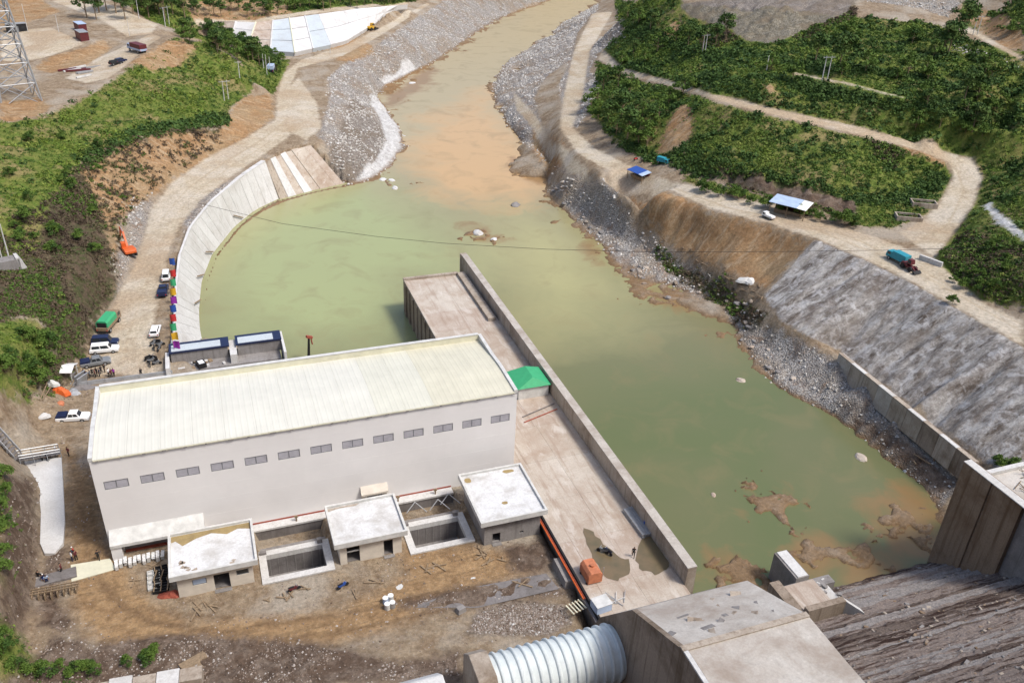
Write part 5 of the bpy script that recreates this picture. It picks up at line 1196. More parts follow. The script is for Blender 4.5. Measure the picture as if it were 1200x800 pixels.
def heap(name, lab, cat, px, py, m, r, h, seed, z=None):
    p = spot(px,py); mb = MB(); n=12; rows=5
    pr = blob(n,1,seed)
    vs=[(x*r*(1-j/rows)**.7,y*r*.7*(1-j/rows)**.7,h*(j/rows)+(.12*h*math.sin(i*2.3+j+seed) if 0<j else -.3)) for j in range(rows) for i,(x,y) in enumerate(pr)]+[(0,0,h)]
    fs=[(j*n+i,j*n+(i+1)%n,(j+1)*n+(i+1)%n,(j+1)*n+i) for j in range(rows-1) for i in range(n)]+[((rows-1)*n+i,(rows-1)*n+(i+1)%n,rows*n) for i in range(n)]
    return tag(mb.add(vs,fs).build(name,m,None,(p[0],p[1],p[2]-.05)),lab,cat)
heap('net_heap','bright orange heap of netting between the kiosk and the scrap','netting',70,460,M['orange'],1.7,1.3,2); heap('netting','smaller faded orange heap of netting below the bright one','netting',70,472,M['orange2'],.9,.4,5)
heap('white_sheet','crumpled white sheet thrown at the slope foot left of the kiosk','sheet',59,450,M['trim'],1.3,.9,8)
heap('grey_tarpaulin','crumpled grey tarpaulin beside the orange netting','tarpaulin',84,459,M['steel'],1.8,.5,11)
heap('scrap_heap','dark grey scrap heap behind the left corner of the hall','scrap',95,455,M['greyd'],2.2,.7,14)
heap('white_rubble','patch of white rubble left of the white pickup','rubble',51,486,M['pale'],1.2,.35,17)
for k,(a,b) in enumerate([((47,470),(57,452)),((50,470),(61,458)),((79,461),(90,447))]):
    p,q=spot(*a),spot(*b); d=np.array(q)-np.array(p)
    tag(MB().tube((0,0,.2),(d[0],d[1],d[2]+.9),.1).build('timber_pole',M['wood'],None,p),('leftmost pale pole leaning on the slope foot','second pale pole leaning on the slope foot','pale pole leaning at the kiosk')[k],'pole')
a,b=at(83,453,.2),at(203,438,.2); d=b-a; bw_=thing('barrier','long low grey barrier behind the left end of the hall','barrier',(a[0],a[1],0),math.atan2(d[1],d[0]))
for k in range(6): MB().hexa([(k*2.9,-.3,0),(k*2.9+2.84,-.3,0),(k*2.9+2.84,.3,0),(k*2.9,.3,0)],[(k*2.9,-.12,.95),(k*2.9+2.84,-.12,.95),(k*2.9+2.84,.12,.95),(k*2.9,.12,.95)]).build('barrier_block',M['steel'],bw_)
for k,(x,y) in enumerate([(94,447),(97,450)]):
    p=spot(x,y); tag(MB().box((0,0,.9),(2.6,.2,1.9),.9,rx=.3).build('steel_plate',M['steel'],None,p),('left','right')[k]+' steel plate leaning beside the crowd','plate')
# walkway with rails coming down at the left edge
w0,w1,w2=at(-8,504,7.2),at(22,537,2.2),at(70,529,1.2); wk=thing('walkway','grey railed walkway coming down to the white slab at the left edge','walkway',tuple(w0))
pts_=[(0,0,0),tuple(w1-w0),tuple(w2-w0)]
for (p,q) in zip(pts_[:-1],pts_[1:]):
    p,q=Vector(p),Vector(q); d=(q-p); n=Vector((-d.y,d.x,0)).normalized()*.8
    for s in (-1,1):
        MB().path([p+n*s+Vector((0,0,1.0)),q+n*s+Vector((0,0,1.0))],.10).build('rail',M['steel'],wk); MB().path([p+n*s+Vector((0,0,.5)),q+n*s+Vector((0,0,.5))],.06).build('rail',M['steel'],wk)
        for t in (0,.33,.66,1): MB().tube(p+d*t+n*s+Vector((0,0,-1.5)),p+d*t+n*s+Vector((0,0,1.0)),.06).build('rail_post',M['steel'],wk)
    k=8
    for i in range(k):
        c=p+d*((i+.5)/k); MB().box(c,(d.length/k*.92,1.5,.08),math.atan2(d.y,d.x)).build('tread',M['greyd'],wk)
MB().prism([tuple(at(x,y,.5)[:2]) for x,y in [(24,541),(72,535.5),(74,570),(76,610),(74,636),(64,648),(52,648),(47,636),(48,600),(45,572),(38,556)]],-.6,.52).build('slab_path',M['pale2'],kind='structure')
# cream slab and crates
MB().prism([tuple(at(x,y,0)[:2]) for x,y in [(83,662),(129,654.5),(136,667),(84,681.5)]],-.3,.10).build('slab_path',M['cream'],kind='structure')
for i in range(11):
    x=137+i*5.4; y=663.5-i*1.1; p=at(x,y,.1); t=thing('crate','white slatted crate in the row beside the canopy' ,'crate',(p[0],p[1],.08),random.uniform(-.12,.12),'row of white crates before the long canopy')
    t['label']=['leftmost white crate in the row before the long canopy','second white crate from the left in the row','third white crate from the left in the row','fourth white crate from the left in the row','fifth white crate from the left in the row','middle white crate in the row before the canopy','fifth white crate from the right in the row','fourth white crate from the right in the row','third white crate from the right in the row','second white crate from the right in the row','rightmost white crate in the row beside the leftmost house'][i]
    h=random.uniform(.5,.9); MB().lohi((-.21,-.8+.3*(i%3),.05),(.21,.9-.2*(i%2),h)).build('box',M['trim' if i%3 else 'pale'],t)
    for k in range(4): MB().lohi((-.23,-.5+k*.30,h+.003),(.23,-.36+k*.30,h+.06)).build('slat',M['white'],t)
for i in range(4):
    p=at(180+i*.3,672+i*5.2,.1); t=thing('frame_crate','','crate',(p[0],p[1],.05),.05,'white open frames stacked beside the leftmost house')
    t['label']=('topmost','second','third','lowest')[i]+' white open frame in the column left of the leftmost house'
    for a_,b_ in (((-.8,-.5),(.8,-.4)),((-.8,.4),(.8,.5)),((-.8,-.397),(-.7,.397)),((.7,-.397),(.8,.397)),((-.05,-.397),(.05,.397))): MB().lohi((*a_,0),(*b_,.35)).build('frame_bar',M['trim'],t)
    MB().lohi((-.69,-.39,.02),(.69,.39,.1)).build('panel',M['pale'],t)
for i in range(5):
    p=at(190+random.uniform(-1.5,1.5),668+i*6,.05); t=thing('timber_rack','','frame',(p[0],p[1],.05),random.uniform(-.3,.3),'dark timber frames heaped left of the leftmost house')
    t['label']=('farthest','second farthest','middle','second nearest','nearest')[i]+' dark timber frame heaped against the leftmost house'
    for k in range(3): MB().lohi((-1,-.5+k*.45,.0),(1,-.38+k*.45,.5)).build('bar',M['black'],t)
    for k in range(3): MB().lohi((-.9+k*.85,-.55,.505),(-.75+k*.85,.55,.6)).build('bar',M['wood'],t)
heap('brick_pile','dark red brick pile against the leftmost house wall','bricks',200,697,M['redbrown'],1.5,.7,21)
tr=thing('timber_trestle','slatted timber trestle bridging the dug channel at the lower left','trestle',(-28,97.2,.2),-.02)
for y in (0,.45,.9): MB().lohi((-.8,y,.6),(5.2,y+.1,.75)).build('rail',M['wood'],tr)
for k in range(8): MB().lohi((-.5+k*.75,-.5,-1.8),(-.38+k*.75,1.2,.58)).build('post',M['wood'],tr)
c=at(65,677,.1); MB().box((c[0],c[1],.2),(5.2,1.9,.35),.12).build('trench_board',M['greyd']); tag(bpy.data.objects['trench_board'],'wide dark grey board laid over the dug earth below the white slab','board')
heap('sheet','white sheet lying on the dirt before the right pit','sheet',468,687,M['trim'],.9,.12,31); heap('sheet','small white sheet on the dirt before the grey walled house','sheet',554,677,M['trim'],.5,.1,33)
for i,(x,y,m) in enumerate([(452,706,'lblue'),(458,703,'trim'),(454,713,'trim'),(460,711,'steel')]):
    p=spot(x,y); t=thing('drum',('blue drum','white drum','nearest white drum','grey drum')[i]+' in the little group at the head of the trench','drum',p,0,'drums at the head of the trench')
    MB().tube((0,0,0),(0,0,.9),.38,n=14).build('shell',M[m],t); MB().tube((0,0,.9),(0,0,.96),.39,n=14).build('lid',M['white'],t)
p=spot(540,716); tag(MB().box((0,0,.35),(1.3,.9,.8),.3,taper=.8).build('stone_block',M['greyc'],None,p),'grey stone block beside the muddy trench','block')
for i in range(3):
    p=spot(217+i*6,800-i*11); t=planks('plank_stack',('nearest','middle','farthest')[i]+' pile of dark planks at the bottom left edge','planks',p,.2+i*.1,4,3.2,.3,.2,M['wood'],1)
c=at(170,797,1.2); ab=thing('abutment','broken pale concrete abutment cut by the bottom left edge','concrete block',(c[0],c[1],0),-.08)
for k in range(5): MB().lohi((-6.5+k*2.6,-1.5,-1),(-3.98+k*2.6,.6+random.uniform(-.3,.3),1.5+random.uniform(-.25,.25))).build('block',M['pale' if k%2 else 'stain'],ab)
for k in range(26):
    px,py=random.choice([(150,675),(172,655),(230,712),(330,695),(420,690),(500,668),(565,655),(620,690),(270,640)]); p=spot(px+random.uniform(-26,26),py+random.uniform(-8,10))
    L_=random.uniform(.8,3.2); tag(MB().box((0,0,.12),(L_,.22,.09),random.uniform(0,3.1)).box((.2,.15,.2),(L_*.7,.16,.07),random.uniform(0,3.1)).build('timber_offcut',M['wood'],None,p),'loose timber offcuts lying in the dirt before the small houses','timber','timber offcuts scattered in the yard')
# gravel-side trench with its wet board
MB().prism([tuple(at(x,y,0)[:2]) for x,y in [(478,712),(545,690),(640,672),(655,690),(560,712)]],.05,.085).build('trench_mud',mw if False else M['greyd'],kind='structure')
p=at(661,676,0); tag(MB().hexa([(-.9,-2.2,-1),(.9,-2.2,-1),(.9,2.6,-1),(-.9,2.6,-1)],[(-.7,-2,1.3),(.7,-2,1.1),(.7,2.4,1.3),(-.7,2.4,1.5)]).build('retaining_block',M['greyc'],None,tuple(p)),'grey concrete block standing between trench and orange pipe','block')

# ------------------------------------------------------------------ across the river
def shed(lab, pa, pb, dep, h, m, m2):
    l,r=two(pa,pb); L=np.linalg.norm(np.array(spot(*pa))-np.array(spot(*pb))); t=thing('shed',lab,'shed',l,r)
    MB().hexa([(-L/2,-dep/2,h-.5),(L/2-L*.25,-dep/2,h-.5),(L/2-L*.25,dep/2,h),(-L/2,dep/2,h)],[(-L/2,-dep/2,h-.4),(L/2-L*.25,-dep/2,h-.4),(L/2-L*.25,dep/2,h+.1),(-L/2,dep/2,h+.1)]).build('roof_sheet',m,t)
    MB().hexa([(L/2-L*.25+.02,-dep/2,h-.5),(L/2,-dep/2,h-.6),(L/2,dep/2,h-.1),(L/2-L*.25+.02,dep/2,h)],[(L/2-L*.25+.02,-dep/2,h-.4),(L/2,-dep/2,h-.5),(L/2,dep/2,h),(L/2-L*.25+.02,dep/2,h+.1)]).build('roof_sheet',m2,t)
    for x in (-L*.46,0,L*.46):
        for y in (-dep*.43,dep*.43): MB().tube((x,y,-.5),(x,y,h-.45),.1).build('post',M['wood'],t)
    MB().lohi((-L*.45,dep*.3,-.3),(L*.45,dep*.42,h-.6)).build('back_wall',M['maroon'],t); MB().lohi((-L*.4,-.6,0),(L*.3,.3,.9)).build('bench',M['wood'],t)
shed('open roadside shed with a blue grey roof and one white end sheet',(903,247),(946,256),5.5,3.4,M['lblue'],M['white'])
shed('small lean-to under a bright blue tarpaulin beside the river road',(739,208),(757,212),3.6,2.6,M['blue'],M['lblue'])
heap('white_tarpaulin','white tarpaulin lying at the top of the debris bank below the brown cut','tarpaulin',877,329,M['trim'],2.4,.9,41)
for i,(x,y,l) in enumerate([(1082,240,'farther open brown foundation frame beside the dirt track'),(1064,256,'nearer open brown foundation frame beside the dirt track')]):
    p=spot(x,y); t=thing('foundation',l,'foundation',p,-.5)
    for a_,b_ in (((-3,-1.6),(3,-1.3)),((-3,1.3),(3,1.6)),((-3,-1.297),(-2.7,1.297)),((2.7,-1.297),(3,1.297))): MB().lohi((*a_,-.5),(*b_,.9)).build('side',M['stain'],t)
    MB().lohi((-2.69,-1.29,-.4),(2.69,1.29,.1)).build('floor',M['maroon'],t)
p=spot(1090,308); tag(MB().box((0,0,.5),(.5,5.2,1.1),.35).build('concrete_beam',M['pale'],None,p),'pale concrete beam lying at the bend of the right road','beam')
# white lining of the far slope: panels between beams
up_=[at(*q) for q in [(252,27,15.3),(300,29,15.5),(360,21,15.5),(420,12.5,14.5),(478,7.5,11.5)]]; lw_=[at(*q) for q in [(250,47,8.6),(296,60,7.9),(342,65.5,7.3),(404,52,7.3),(462,16,8.0)]]
U_=resamp(up_,15); L_=resamp(lw_,15); LN=thing('slope_lining','white panelled lining on the slope below the far upper road','slope lining',tuple(L_[7]))
for i in range(14):
    e_=.04 if i<5 else .01
    a,b,c,d=L_[i]+(L_[i+1]-L_[i])*e_,L_[i+1],U_[i+1],U_[i]+(U_[i+1]-U_[i])*e_; mat=M['deck3'] if i in(0,2) else M['paleblue'] if i in (3,5) else M['pale2']
    n=3 if i<5 else 2
    for k in range(n):
        t0,t1=k/n+.015,(k+1)/n
        q=[a+(d-a)*t0,b+(c-b)*t0,b+(c-b)*t1,a+(d-a)*t1]; off=LN.location
        MB().hexa([tuple(np.array(p)-np.array(off)+np.array([-.3,.5,-1.5])) for p in q],[tuple(np.array(p)-np.array(off)+np.array([0,0,.9])) for p in q]).build('lining_panel',mat,LN)
    if i<6: MB().path([a-np.array(LN.location)+np.array([0,0,1]),d-np.array(LN.location)+np.array([0,0,1])],.35,5).build('beam',M['pale2'] if i%2 else M['cream'],LN)
# upper left pad: cabins, beams
for i,(x,y,l,mm) in enumerate([(20,37,'dark roofed cabin on the flat pad near the pylon','steel'),(97,46,'nearer dark container cabin at the end of the flat pad','steel'),(95,36,'farther pale container cabin at the end of the flat pad','lblue')]):
    p=spot(x,y); t=thing('site_cabin',l,'cabin',p,(.3,1.9,1.9)[i],'site cabins on the upper left pad')
    MB().lohi((-3.2,-1.4,-.3),(3.2,1.4,2.7)).build('body',M['maroon' if i else 'black'],t); MB().lohi((-3.3,-1.5,2.703),(3.3,1.5,2.85)).build('roof',M[mm],t)
    MB().lohi((-.5,-1.43,0),(.5,-1.404,2.0)).build('door',M['grey'],t)
    for q in (-1.9,1.9): MB().lohi((q-.5,-1.43,1),(q+.5,-1.404,1.9)).build('window',M['glass'],t)
for i in range(9):
    p=spot(random.uniform(70,112),random.uniform(76,92)); 
    tag(MB().box((0,0,.4),(random.uniform(4,8),.5,.5),random.uniform(.2,.7)).build('steel_beam',M[('maroon','steel','trim')[i%3]],None,p),('dark red','grey','white')[i%3]+' beam among those laid out below the flat pad','beam','beams laid out on the upper left storage yard')
# boulders
BM=[]
for k in range(5):
    bm=bmesh.new(); bmesh.ops.create_icosphere(bm,subdivisions=2,radius=1)
    for v in bm.verts:
        n_=.75+.5*float(vnoise(np.array(v.co.x*1.5+k*9),np.array(v.co.y*1.5+v.co.z*1.9),k)); v.co*=n_; v.co.z*=.65
        v.co.x=round(v.co.x*3)/3*.5+v.co.x*.5
    me_=bpy.data.meshes.new('boulder'); bm.to_mesh(me_); bm.free(); BM.append(me_)
def boulder(px,py,r,m,lab,group=None,z=None):
    p=at(px,py,z) if z is not None else spot(px,py); me_=random.choice(BM).copy(); me_.materials.append(M[m])
    o=tag(link('boulder',me_,None,(p[0],p[1],p[2]+r*.1),random.uniform(0,6)),lab,'boulder',group); o.scale=(r,r*random.uniform(.6,.9),r*random.uniform(.5,.9))
for x,y,r,m,l in [(463,221,1.4,'pale2','white boulder nearest the stepped ramp in the shallow water'),(449,211,1.3,'pale2','long white boulder at the edge of the gravel bank'),(459,212,1.2,'pale2','second white boulder right of the long one at the gravel bank'),(483,98,1.6,'pale2','white boulder on the orange silt spit'),(617,172,1.6,'cream','pale boulder on the shore where the river bends right'),(626,181,1.2,'cream','smaller pale boulder below the one at the river bend'),(604,241,1.7,'greyc','grey boulder alone in the orange water'),(560,274,1.8,'pale','larger pale boulder on the sandbar in mid river'),(579,281,1.2,'pale','smaller pale boulder on the sandbar in mid river'),(868,446,1.0,'deck','tan boulder in the water off the rocky right shore'),(1009,537,1.3,'deck','tan boulder alone in the pond below the walkway wall'),(836,580,.7,'deck','small tan boulder alone in the middle of the pond'),(1035,528,1.0,'deck','tan boulder on the waterline near the walkway wall'),(1064,552,1.0,'pale','white boulder on the waterline near the training wall'),(932,677,.8,'pale2','white stone at the dam toe by the pier')]:
    boulder(x,y,r,m,l,None,WATER_Z-.1)
for i in range(46):
    t_=random.random(); j=int(t_*(len(SHORE_R)-16))+8; a=SHORE_R[j]; b=SHORE_R[j+1]; u=random.random()
    boulder(a[0]+(b[0]-a[0])*u+random.uniform(2,26),a[1]+(b[1]-a[1])*u+random.uniform(-10,6),random.uniform(.35,.95),random.choice(['greyc','brownc','stain','deck']),'rough boulder among the rocks of the right shore','boulders along the right shore')
# driftwood on the right bank
for i in range(26):
    a=random.random(); x=785+a*105+random.uniform(-8,8); y=285+a*60+random.uniform(-6,6)
    if i>18: x,y=random.uniform(1060,1120),random.uniform(525,550)
    p=spot(x,y); d=Vector((random.uniform(-2,2),random.uniform(-4,4),random.uniform(0,.5)))
    tag(MB().tube((0,0,.2),d+Vector((0,0,.3)),.16,.07,6).build('driftwood_log',M['wood'],None,p),'bare grey log lying on the debris bank' if i<=18 else 'bare grey log stranded below the walkway wall','log','driftwood logs on the debris bank' if i<=18 else 'driftwood logs below the walkway wall')
# ------------------------------------------------------------------ vegetation and loose stone
def leaf_mat(name, a, b, c):
    m, nt, bs = _new(name); L = nt.links
    at_ = nt.nodes.new('ShaderNodeAttribute'); at_.attribute_name = 'tint'
    col = mixc(nt, rng(nt, at_.outputs['Fac'], 0, .5), a, b); col = mixc(nt, rng(nt, at_.outputs['Fac'], .6, 1), col, c)
    L.new(col, bs.inputs['Base Color']); bs.inputs['Roughness'].default_value = .75; bs.inputs['Specular IOR Level'].default_value = .2
    return m
LEAF = leaf_mat('shrub_leaves', (0.036,0.076,0.014), (0.088,0.148,0.025), (0.175,0.215,0.045))
TREE = leaf_mat('tree_leaves', (0.03,0.065,0.016), (0.06,0.11,0.024), (0.11,0.16,0.04))
DRY = leaf_mat('dry_brush', (0.06,0.043,0.03), (0.115,0.085,0.055), (0.08,0.095,0.03))
def leaf_cloud(name, C, Rr, n, tint, flat, seed, size=.42):
    """C centres (k,3), Rr radii (k,), n leaf blades per clump, scattered through the clump's volume"""
    r = np.random.default_rng(seed); k = len(C)
    d = r.normal(size=(k,n,3)); d /= np.linalg.norm(d,axis=2,keepdims=True)
    rad = r.random((k,n,1))**.45; o = d*rad; o[...,2] = np.abs(o[...,2])*flat
    ctr = C[:,None,:]+o*Rr[:,None,None]
    nrm = d*.75+r.normal(size=(k,n,3))*.55+np.array([0,0,.5]); nrm /= np.linalg.norm(nrm,axis=2,keepdims=True)
    a = np.cross(nrm, r.normal(size=(k,n,3))); a /= np.linalg.norm(a,axis=2,keepdims=True)+1e-9; b = np.cross(nrm,a)
    s = (Rr[:,None,None]*size*r.uniform(.5,1.1,(k,n,1)))
    V = np.stack([ctr-a*s*.7-b*s*.5, ctr+a*s*.7-b*s*.4, ctr+b*s*.9],2).reshape(-1,3)
    F = np.arange(len(V),dtype=np.int32)
    me = bpy.data.meshes.new(name); me.vertices.add(len(V)); me.vertices.foreach_set('co',V.astype(np.float32).ravel())
    me.loops.add(len(F)); me.loops.foreach_set('vertex_index',F)
    me.polygons.add(len(F)//3); me.polygons.foreach_set('loop_start',np.arange(0,len(F),3,dtype=np.int32))
    t = np.repeat((tint[:,None]+r.uniform(-.14,.14,(k,n))).ravel(),3)
    at_ = me.attributes.new('tint','FLOAT','POINT'); at_.data.foreach_set('value',t.astype(np.float32))
    me.update(calc_edges=True); me.validate(); return me
# cells of the terrain that the photograph can see, with room for a step aside
def seen(X, Y, Zz, m=.14):
    d = np.stack([X,Y,Zz],-1)-CAM; w_ = d@FW
    u = (d@RT)/w_*F_PX/600; v = (d@UP)/w_*F_PX/400
    return (w_>5)&(np.abs(u)<1+m)&(np.abs(v)<1+m)
cx, cy, cz = [(q[:-1,:-1]+q[1:,1:])/2 for q in (XX,YY,Z)]
area = (XX[:-1,1:]-XX[:-1,:-1])*(YY[1:,:-1]-YY[:-1,:-1])
vis = seen(cx,cy,cz)
cut = lambda n: (LAYERS[n][:-1,:-1]+LAYERS[n][1:,1:])/2
def clear(): return (cut('road')<-.8)&(cut('pale')<-.4)&(cz>WATER_Z+.3)&((cut('mud_and_shade')<0)|(cx<60))&((cut('gravel')<-1)|(cx<100))
dist = np.hypot(cx,cy)
nA = fbm(cx*.09,cy*.09,91,4); nB = fbm(cx*.3,cy*.3,92,3)
def scatter(name, weight, N, rmin, rmax, mat, n, flat, seed, tfun, label_kind='stuff'):
    r = np.random.default_rng(seed); wgt = (weight*area*vis).ravel(); wgt = np.clip(wgt,0,None)
    idx = r.choice(wgt.size, N, p=wgt/wgt.sum())
    sx = (XX[:-1,1:]-XX[:-1,:-1]).ravel()[idx]; sy = (YY[1:,:-1]-YY[:-1,:-1]).ravel()[idx]
    x = cx.ravel()[idx]+sx*r.uniform(-.5,.5,N); y = cy.ravel()[idx]+sy*r.uniform(-.5,.5,N); z = cz.ravel()[idx]
    R_ = r.uniform(rmin,rmax,N)*(1+.25*r.normal(size=N)).clip(.5,1.8)*np.clip(dist.ravel()[idx]/200,.75,1.5)
    me = leaf_cloud(name, np.stack([x,y,z-R_*.1],-1), R_, n, tfun(x,y,r,N), flat, seed)
    me.materials.append(mat); return link(name, me, kind=label_kind)
veg_w = np.clip(cut('veg')*.5+.5,0,1)*clear()*np.clip(.62+nA*1.3+nB*.6,.06,1.4)*(1-np.clip(cut('soil')+.3,0,1)*.93)
scatter('hillside_shrubs', veg_w*np.clip(260/dist,.5,1.6)*np.where(cx<20,.3,1), 18000, .30,.72, LEAF, 20, .8, 5, lambda x,y,r,N: np.clip(.42+.9*fbm(x*.07,y*.07,61,3)+r.normal(size=N)*.2,0,1))
scatter('hillside_grass', np.clip(cut('veg')*.5+.5,0,1)*clear()*(1-np.clip(cut('soil')+.3,0,1)*.9), 32000, .22,.45, LEAF, 12, .9, 6, lambda x,y,r,N: np.clip(.55+.8*fbm(x*.05,y*.05,62,3)+r.normal(size=N)*.14,0,1))
br_w = np.clip(cut('brush')*.5+.5,0,1)*clear()*np.clip(.6+nA+nB*.8,.08,1.4)
scatter('dry_brushwood', br_w*(1-np.clip(cut('soil')+.5,0,1)*.7), 10000, .35,.75, DRY, 18, .75, 7, lambda x,y,r,N: np.clip(.45+.8*fbm(x*.1,y*.1,63,3)+r.normal(size=N)*.2,0,1))
scatter('green_brush', br_w*np.clip(nA*3+.1,0,1)*(1-np.clip(cut('soil')+.5,0,1)*.9), 4500, .4,.8, LEAF, 20, .75, 8, lambda x,y,r,N: np.clip(.4+r.normal(size=N)*.2,0,1))
BRIGHT = leaf_mat('yellow_green_leaves', (0.08,0.145,0.02), (0.16,0.225,0.035), (0.26,0.29,0.07))
scatter('bright_shrubs', veg_w*np.clip((nB+nA*.6-.12)*4,0,1)*np.where(cx<20,1.7,1), 7500, .25,.65, BRIGHT, 20, .85, 31, lambda x,y,r,N: np.clip(.5+r.normal(size=N)*.25,0,1))
scatter('dark_shrubs', veg_w*np.clip((-nB*.8-nA*.6-.05)*4,0,1)*np.where(cx>60,1.5,.12), 4200, .4,1.05, TREE, 26, .95, 32, lambda x,y,r,N: np.clip(.3+r.normal(size=N)*.25,0,1))
scatter('terrace_edge_shrubs', np.clip(sum(np.clip(1-np.abs(sdist([hit(*q) for q in l]+[hit(x,y-2) for x,y in l[::-1]],cx,cy,8))/3.0,0,1) for l in ([(700,62),(780,98),(900,130),(1000,152),(1090,168)],[(900,92),(1000,112),(1080,128),(1180,142)],[(740,36),(830,66),(940,78),(1060,90),(1180,110)],[(800,178),(850,196),(930,214),(1000,232),(1060,236),(1100,205)],[(720,172),(770,190),(830,200)],[(95,190),(150,164),(230,146),(265,140)])),0,1)*np.clip(cut('veg')+1.5,0,1)*clear(), 5200, .45,.95, TREE, 24, .9, 9, lambda x,y,r,N: np.clip(.35+r.normal(size=N)*.22,0,1))
# loose stones
def stones(name, weight, N, rmin, rmax, seed, cols):
    r = np.random.default_rng(seed); wgt = np.clip((weight*area*vis).ravel(),0,None); idx = r.choice(wgt.size,N,p=wgt/wgt.sum())
    x = cx.ravel()[idx]+(r.random(N)-.5)*(XX[:-1,1:]-XX[:-1,:-1]).ravel()[idx]; y = cy.ravel()[idx]+(r.random(N)-.5)*(YY[1:,:-1]-YY[:-1,:-1]).ravel()[idx]; z = cz.ravel()[idx]
    R_ = (rmin+(rmax-rmin)*r.random(N)**3)*np.clip(dist.ravel()[idx]/150,.8,1.7)
    base = np.array([(-1,-1,0),(1,-1,0),(1,1,0),(-1,1,0),(-.7,-.6,1),(.6,-.7,1),(.7,.6,1),(-.6,.7,1)],float)
    fs = np.array([(4,5,6,7),(0,1,5,4),(1,2,6,5),(2,3,7,6),(3,0,4,7)])
    V = base[None]*(1+r.uniform(-.38,.38,(N,8,3))); V[...,2] = V[...,2]*r.uniform(.6,1.3,(N,1))-.25; V *= R_[:,None,None]*r.uniform(.6,1,(N,1,3))
    a = r.uniform(0,6.3,N); c,s = np.cos(a)[:,None],np.sin(a)[:,None]
    V = np.stack([V[...,0]*c-V[...,1]*s+x[:,None],V[...,0]*s+V[...,1]*c+y[:,None],V[...,2]+z[:,None]],-1)
    F = (fs[None]+np.arange(N)[:,None,None]*8).reshape(-1,4)
    me = bpy.data.meshes.new(name); me.vertices.add(N*8); me.vertices.foreach_set('co',V.astype(np.float32).ravel())
    me.loops.add(F.size); me.loops.foreach_set('vertex_index',F.astype(np.int32).ravel()); me.polygons.add(len(F)); me.polygons.foreach_set('loop_start',np.arange(0,F.size,4,dtype=np.int32))
    at_ = me.attributes.new('tint','FLOAT','POINT'); at_.data.foreach_set('value',np.repeat(r.random(N),8).astype(np.float32))
    me.update(calc_edges=True); me.validate(); m = leaf_mat(name+'_stone',*cols); m.node_tree.nodes['Principled BSDF'].inputs['Roughness'].default_value=.9
    me.materials.append(m); link(name, me, kind='stuff')
wet_ok = (cz>WATER_Z-.15)
nroad = (cut('road')<-1)
stones('bank_stones', (np.clip(cut('rock')*.5+.5,0,1)+np.clip(cut('gravel'),0,1)*.7*(cx<100))*wet_ok*nroad*(cut('pale')<.2)*(cy>62)*np.clip(.6+nB*1.2,.1,1.5), 26000, .07,.27, 12, ((0.27,0.25,0.22),(0.44,0.42,0.385),(0.58,0.565,0.54)))
stones('yard_rubble', ((np.clip(cut('mud_and_shade')*.6+.4,0,1)+.12*((cx>-30)&(cx<41)&(cy>72)&(cy<150)))*((cx<40)&((cy<102)|(cy>123)|(cx<-20)))*(cz>-.8)*np.clip(.4+nB*1.5,.05,1.5)+np.clip(cut('gravel'),0,1)*(cy<80)*6), 11000, .05,.22, 13, ((0.10,0.07,0.05),(0.24,0.19,0.155),(0.42,0.39,0.36)))
# trees: trunk with limbs and a leafy crown; four kinds, then copies
def tree_kind(seed, h, spread, mat):
    r = np.random.default_rng(seed); mb = MB()
    mb.tube((0,0,-.6),(.1,.05,h*.45),.16*h/6,.10*h/6,7).tube((.1,.05,h*.45),(.0,.1,h*.8),.10*h/6,.04*h/6,6)
    cs=[]; 
    for i in range(9):
        a=r.uniform(0,6.3); q=r.uniform(.3,1)*spread; z=h*r.uniform(.42,.95)*(1-.12*q/spread); e=(math.cos(a)*q,math.sin(a)*q,z)
        mb.tube((.08,.05,z*.62),e,.05*h/6,.02*h/6,5); cs.append(e)
    cs.append((0,0,h*.95)); C=np.array(cs); Rr=r.uniform(.32,.6,len(C))*spread
    cr = leaf_cloud('crown', C, Rr, 95, np.clip(r.normal(.45,.25,len(C)),0,1), 1.0, seed+3, .30); cr.materials.append(mat)
    return mb.mesh('trunk',M['wood']), cr
KINDS=[tree_kind(101,6.5,2.6,TREE),tree_kind(102,8.0,2.4,TREE),tree_kind(103,5.0,2.6,LEAF),tree_kind(104,3.2,2.1,LEAF)]
def tree(px, py, kind, s, label, group, nm='tree', cat='tree'):
    try: p = spot(px,py)
    except TypeError: return
    t = thing(nm,label,cat,p,random.uniform(0,6.3),group); t.scale=(s*random.uniform(.85,1.15),)*3
    link('trunk',KINDS[kind][0],t); link('crown',KINDS[kind][1],t)
random.seed(21)
for i in range(16): tree(104+i*7.6+random.uniform(-3,3), random.uniform(8,27), random.choice((0,1)), 1.5, 'dark dense tree in the row behind the upper left road','dark trees behind the upper left road')
for i in range(11): tree(225+i*9+random.uniform(-3,3), random.uniform(12,26), 0, 1.0, 'rounded tree on the orange slope above the white lining','trees on the orange slope','round_tree')
for i in range(20): tree(318+i*9+random.uniform(-3,3), max(2,20-i*.9+random.uniform(-8,0)), random.choice((0,2)), 1.25, 'green tree along the far bank road above the white lining','trees above the far lining')
for i in range(58):
    u=random.random(); v=random.uniform(-.6,1); tree(214+u*112, 38+u*40+v*(13-u*6), random.choice((0,2,2)), random.uniform(.7,1.2), 'dark bushy tree on the shaded flank behind the grassy spur','trees on the back of the grassy spur')
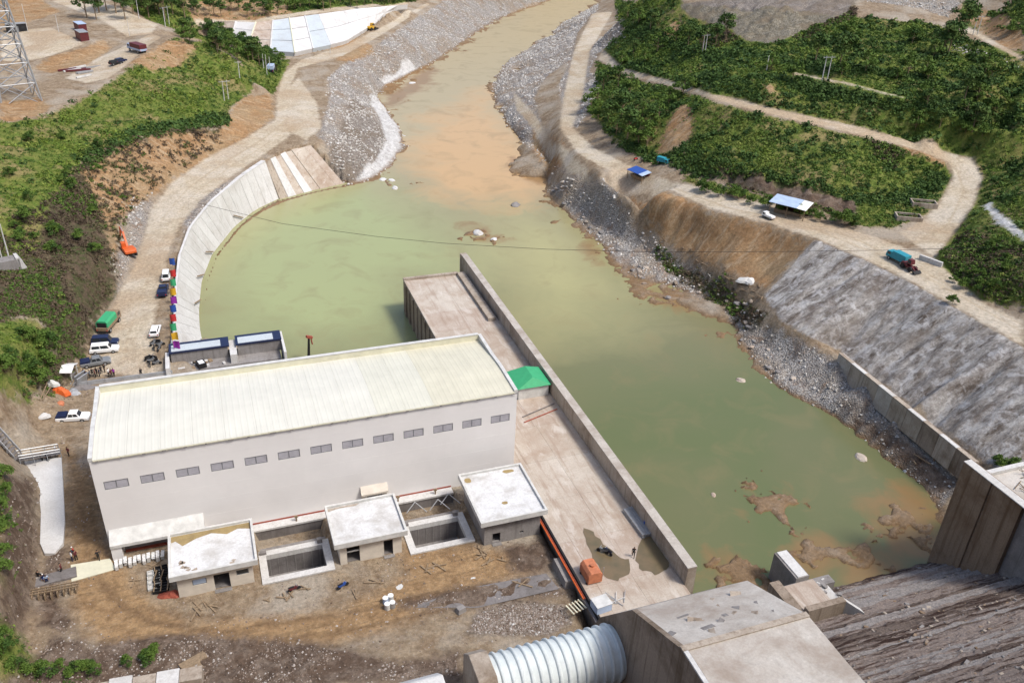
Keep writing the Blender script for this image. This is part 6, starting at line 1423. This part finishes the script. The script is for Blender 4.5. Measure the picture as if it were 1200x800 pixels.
for x,y in [(735,22),(748,30),(762,36),(778,42),(792,50),(806,56),(822,62),(838,55),(850,48),(770,62),(755,75),(742,66),(728,78),(712,96),(724,106),(738,112),(706,110)]: tree(x,y,random.choice((0,2)),random.uniform(1.0,1.5),'dark green tree scattered up the slope below the grey scree','trees below the scree')
for x,y in [(692,132),(701,142),(712,150),(722,158),(735,163),(748,168),(758,172),(740,148),(752,140),(765,148),(772,138),(783,124),(800,113),(728,140),(716,128),(700,122),(760,156)]: tree(x,y,random.choice((0,2,2)),random.uniform(.95,1.4),'bushy green tree on the knoll left of the orange slip','trees on the knoll by the river road')
for i in range(20):
    tree(random.uniform(900,1195),random.uniform(28,100),random.choice((0,2,3)),random.uniform(.8,1.5),'dark tree on the upper right hillside','trees on the upper right hillside')
for i in range(16):
    tree(random.uniform(1060,1195),random.uniform(110,160),random.choice((0,2,3)),random.uniform(.7,1.1),'dark bushy tree above the bend of the upper track','trees above the bend of the track')
for i in range(16): tree(820+i*12+random.uniform(-5,5), 223+i*3.0+random.uniform(-4,2), 3, random.uniform(.6,.95), 'low bright bush along the right road verge','bushes along the right road verge','bush','bush')
for i in range(11): tree(random.uniform(1105,1190),random.uniform(290,358),3,random.uniform(.4,.7),'leafy bush on the dark slope right of the road','bushes on the dark right slope','bush','bush')
for i in range(22): tree(random.uniform(5,118),random.uniform(160,300),3,random.uniform(.45,.8),'small green bush on the left hillside','bushes on the left hillside','bush','bush')
for i in range(12): tree(random.uniform(2,60),random.uniform(395,460),3,random.uniform(.5,.9),'dark green bush on the slope at the left edge','bushes at the left edge','bush','bush')
for x,y in [(18,782),(30,788),(44,786),(55,790),(70,784),(82,790),(92,786),(104,782),(112,788),(170,772),(180,768),(176,776),(150,778),(8,750),(4,765)]: tree(x,y,3,random.uniform(.35,.6),'bright green bush at the bottom left corner','bushes at the bottom left corner','bush','bush')
for x,y in [(4,560),(8,580),(3,600),(6,620),(4,650),(3,670)]: tree(x,y,3,.55,'leafy bush on the rock at the left edge','bushes on the left rock','bush','bush')
for x,y in [(1176,548),(1184,556),(1168,544),(1190,548)]: tree(x,y,3,.6,'green bush growing behind the training wall','bushes behind the training wall','bush','bush')
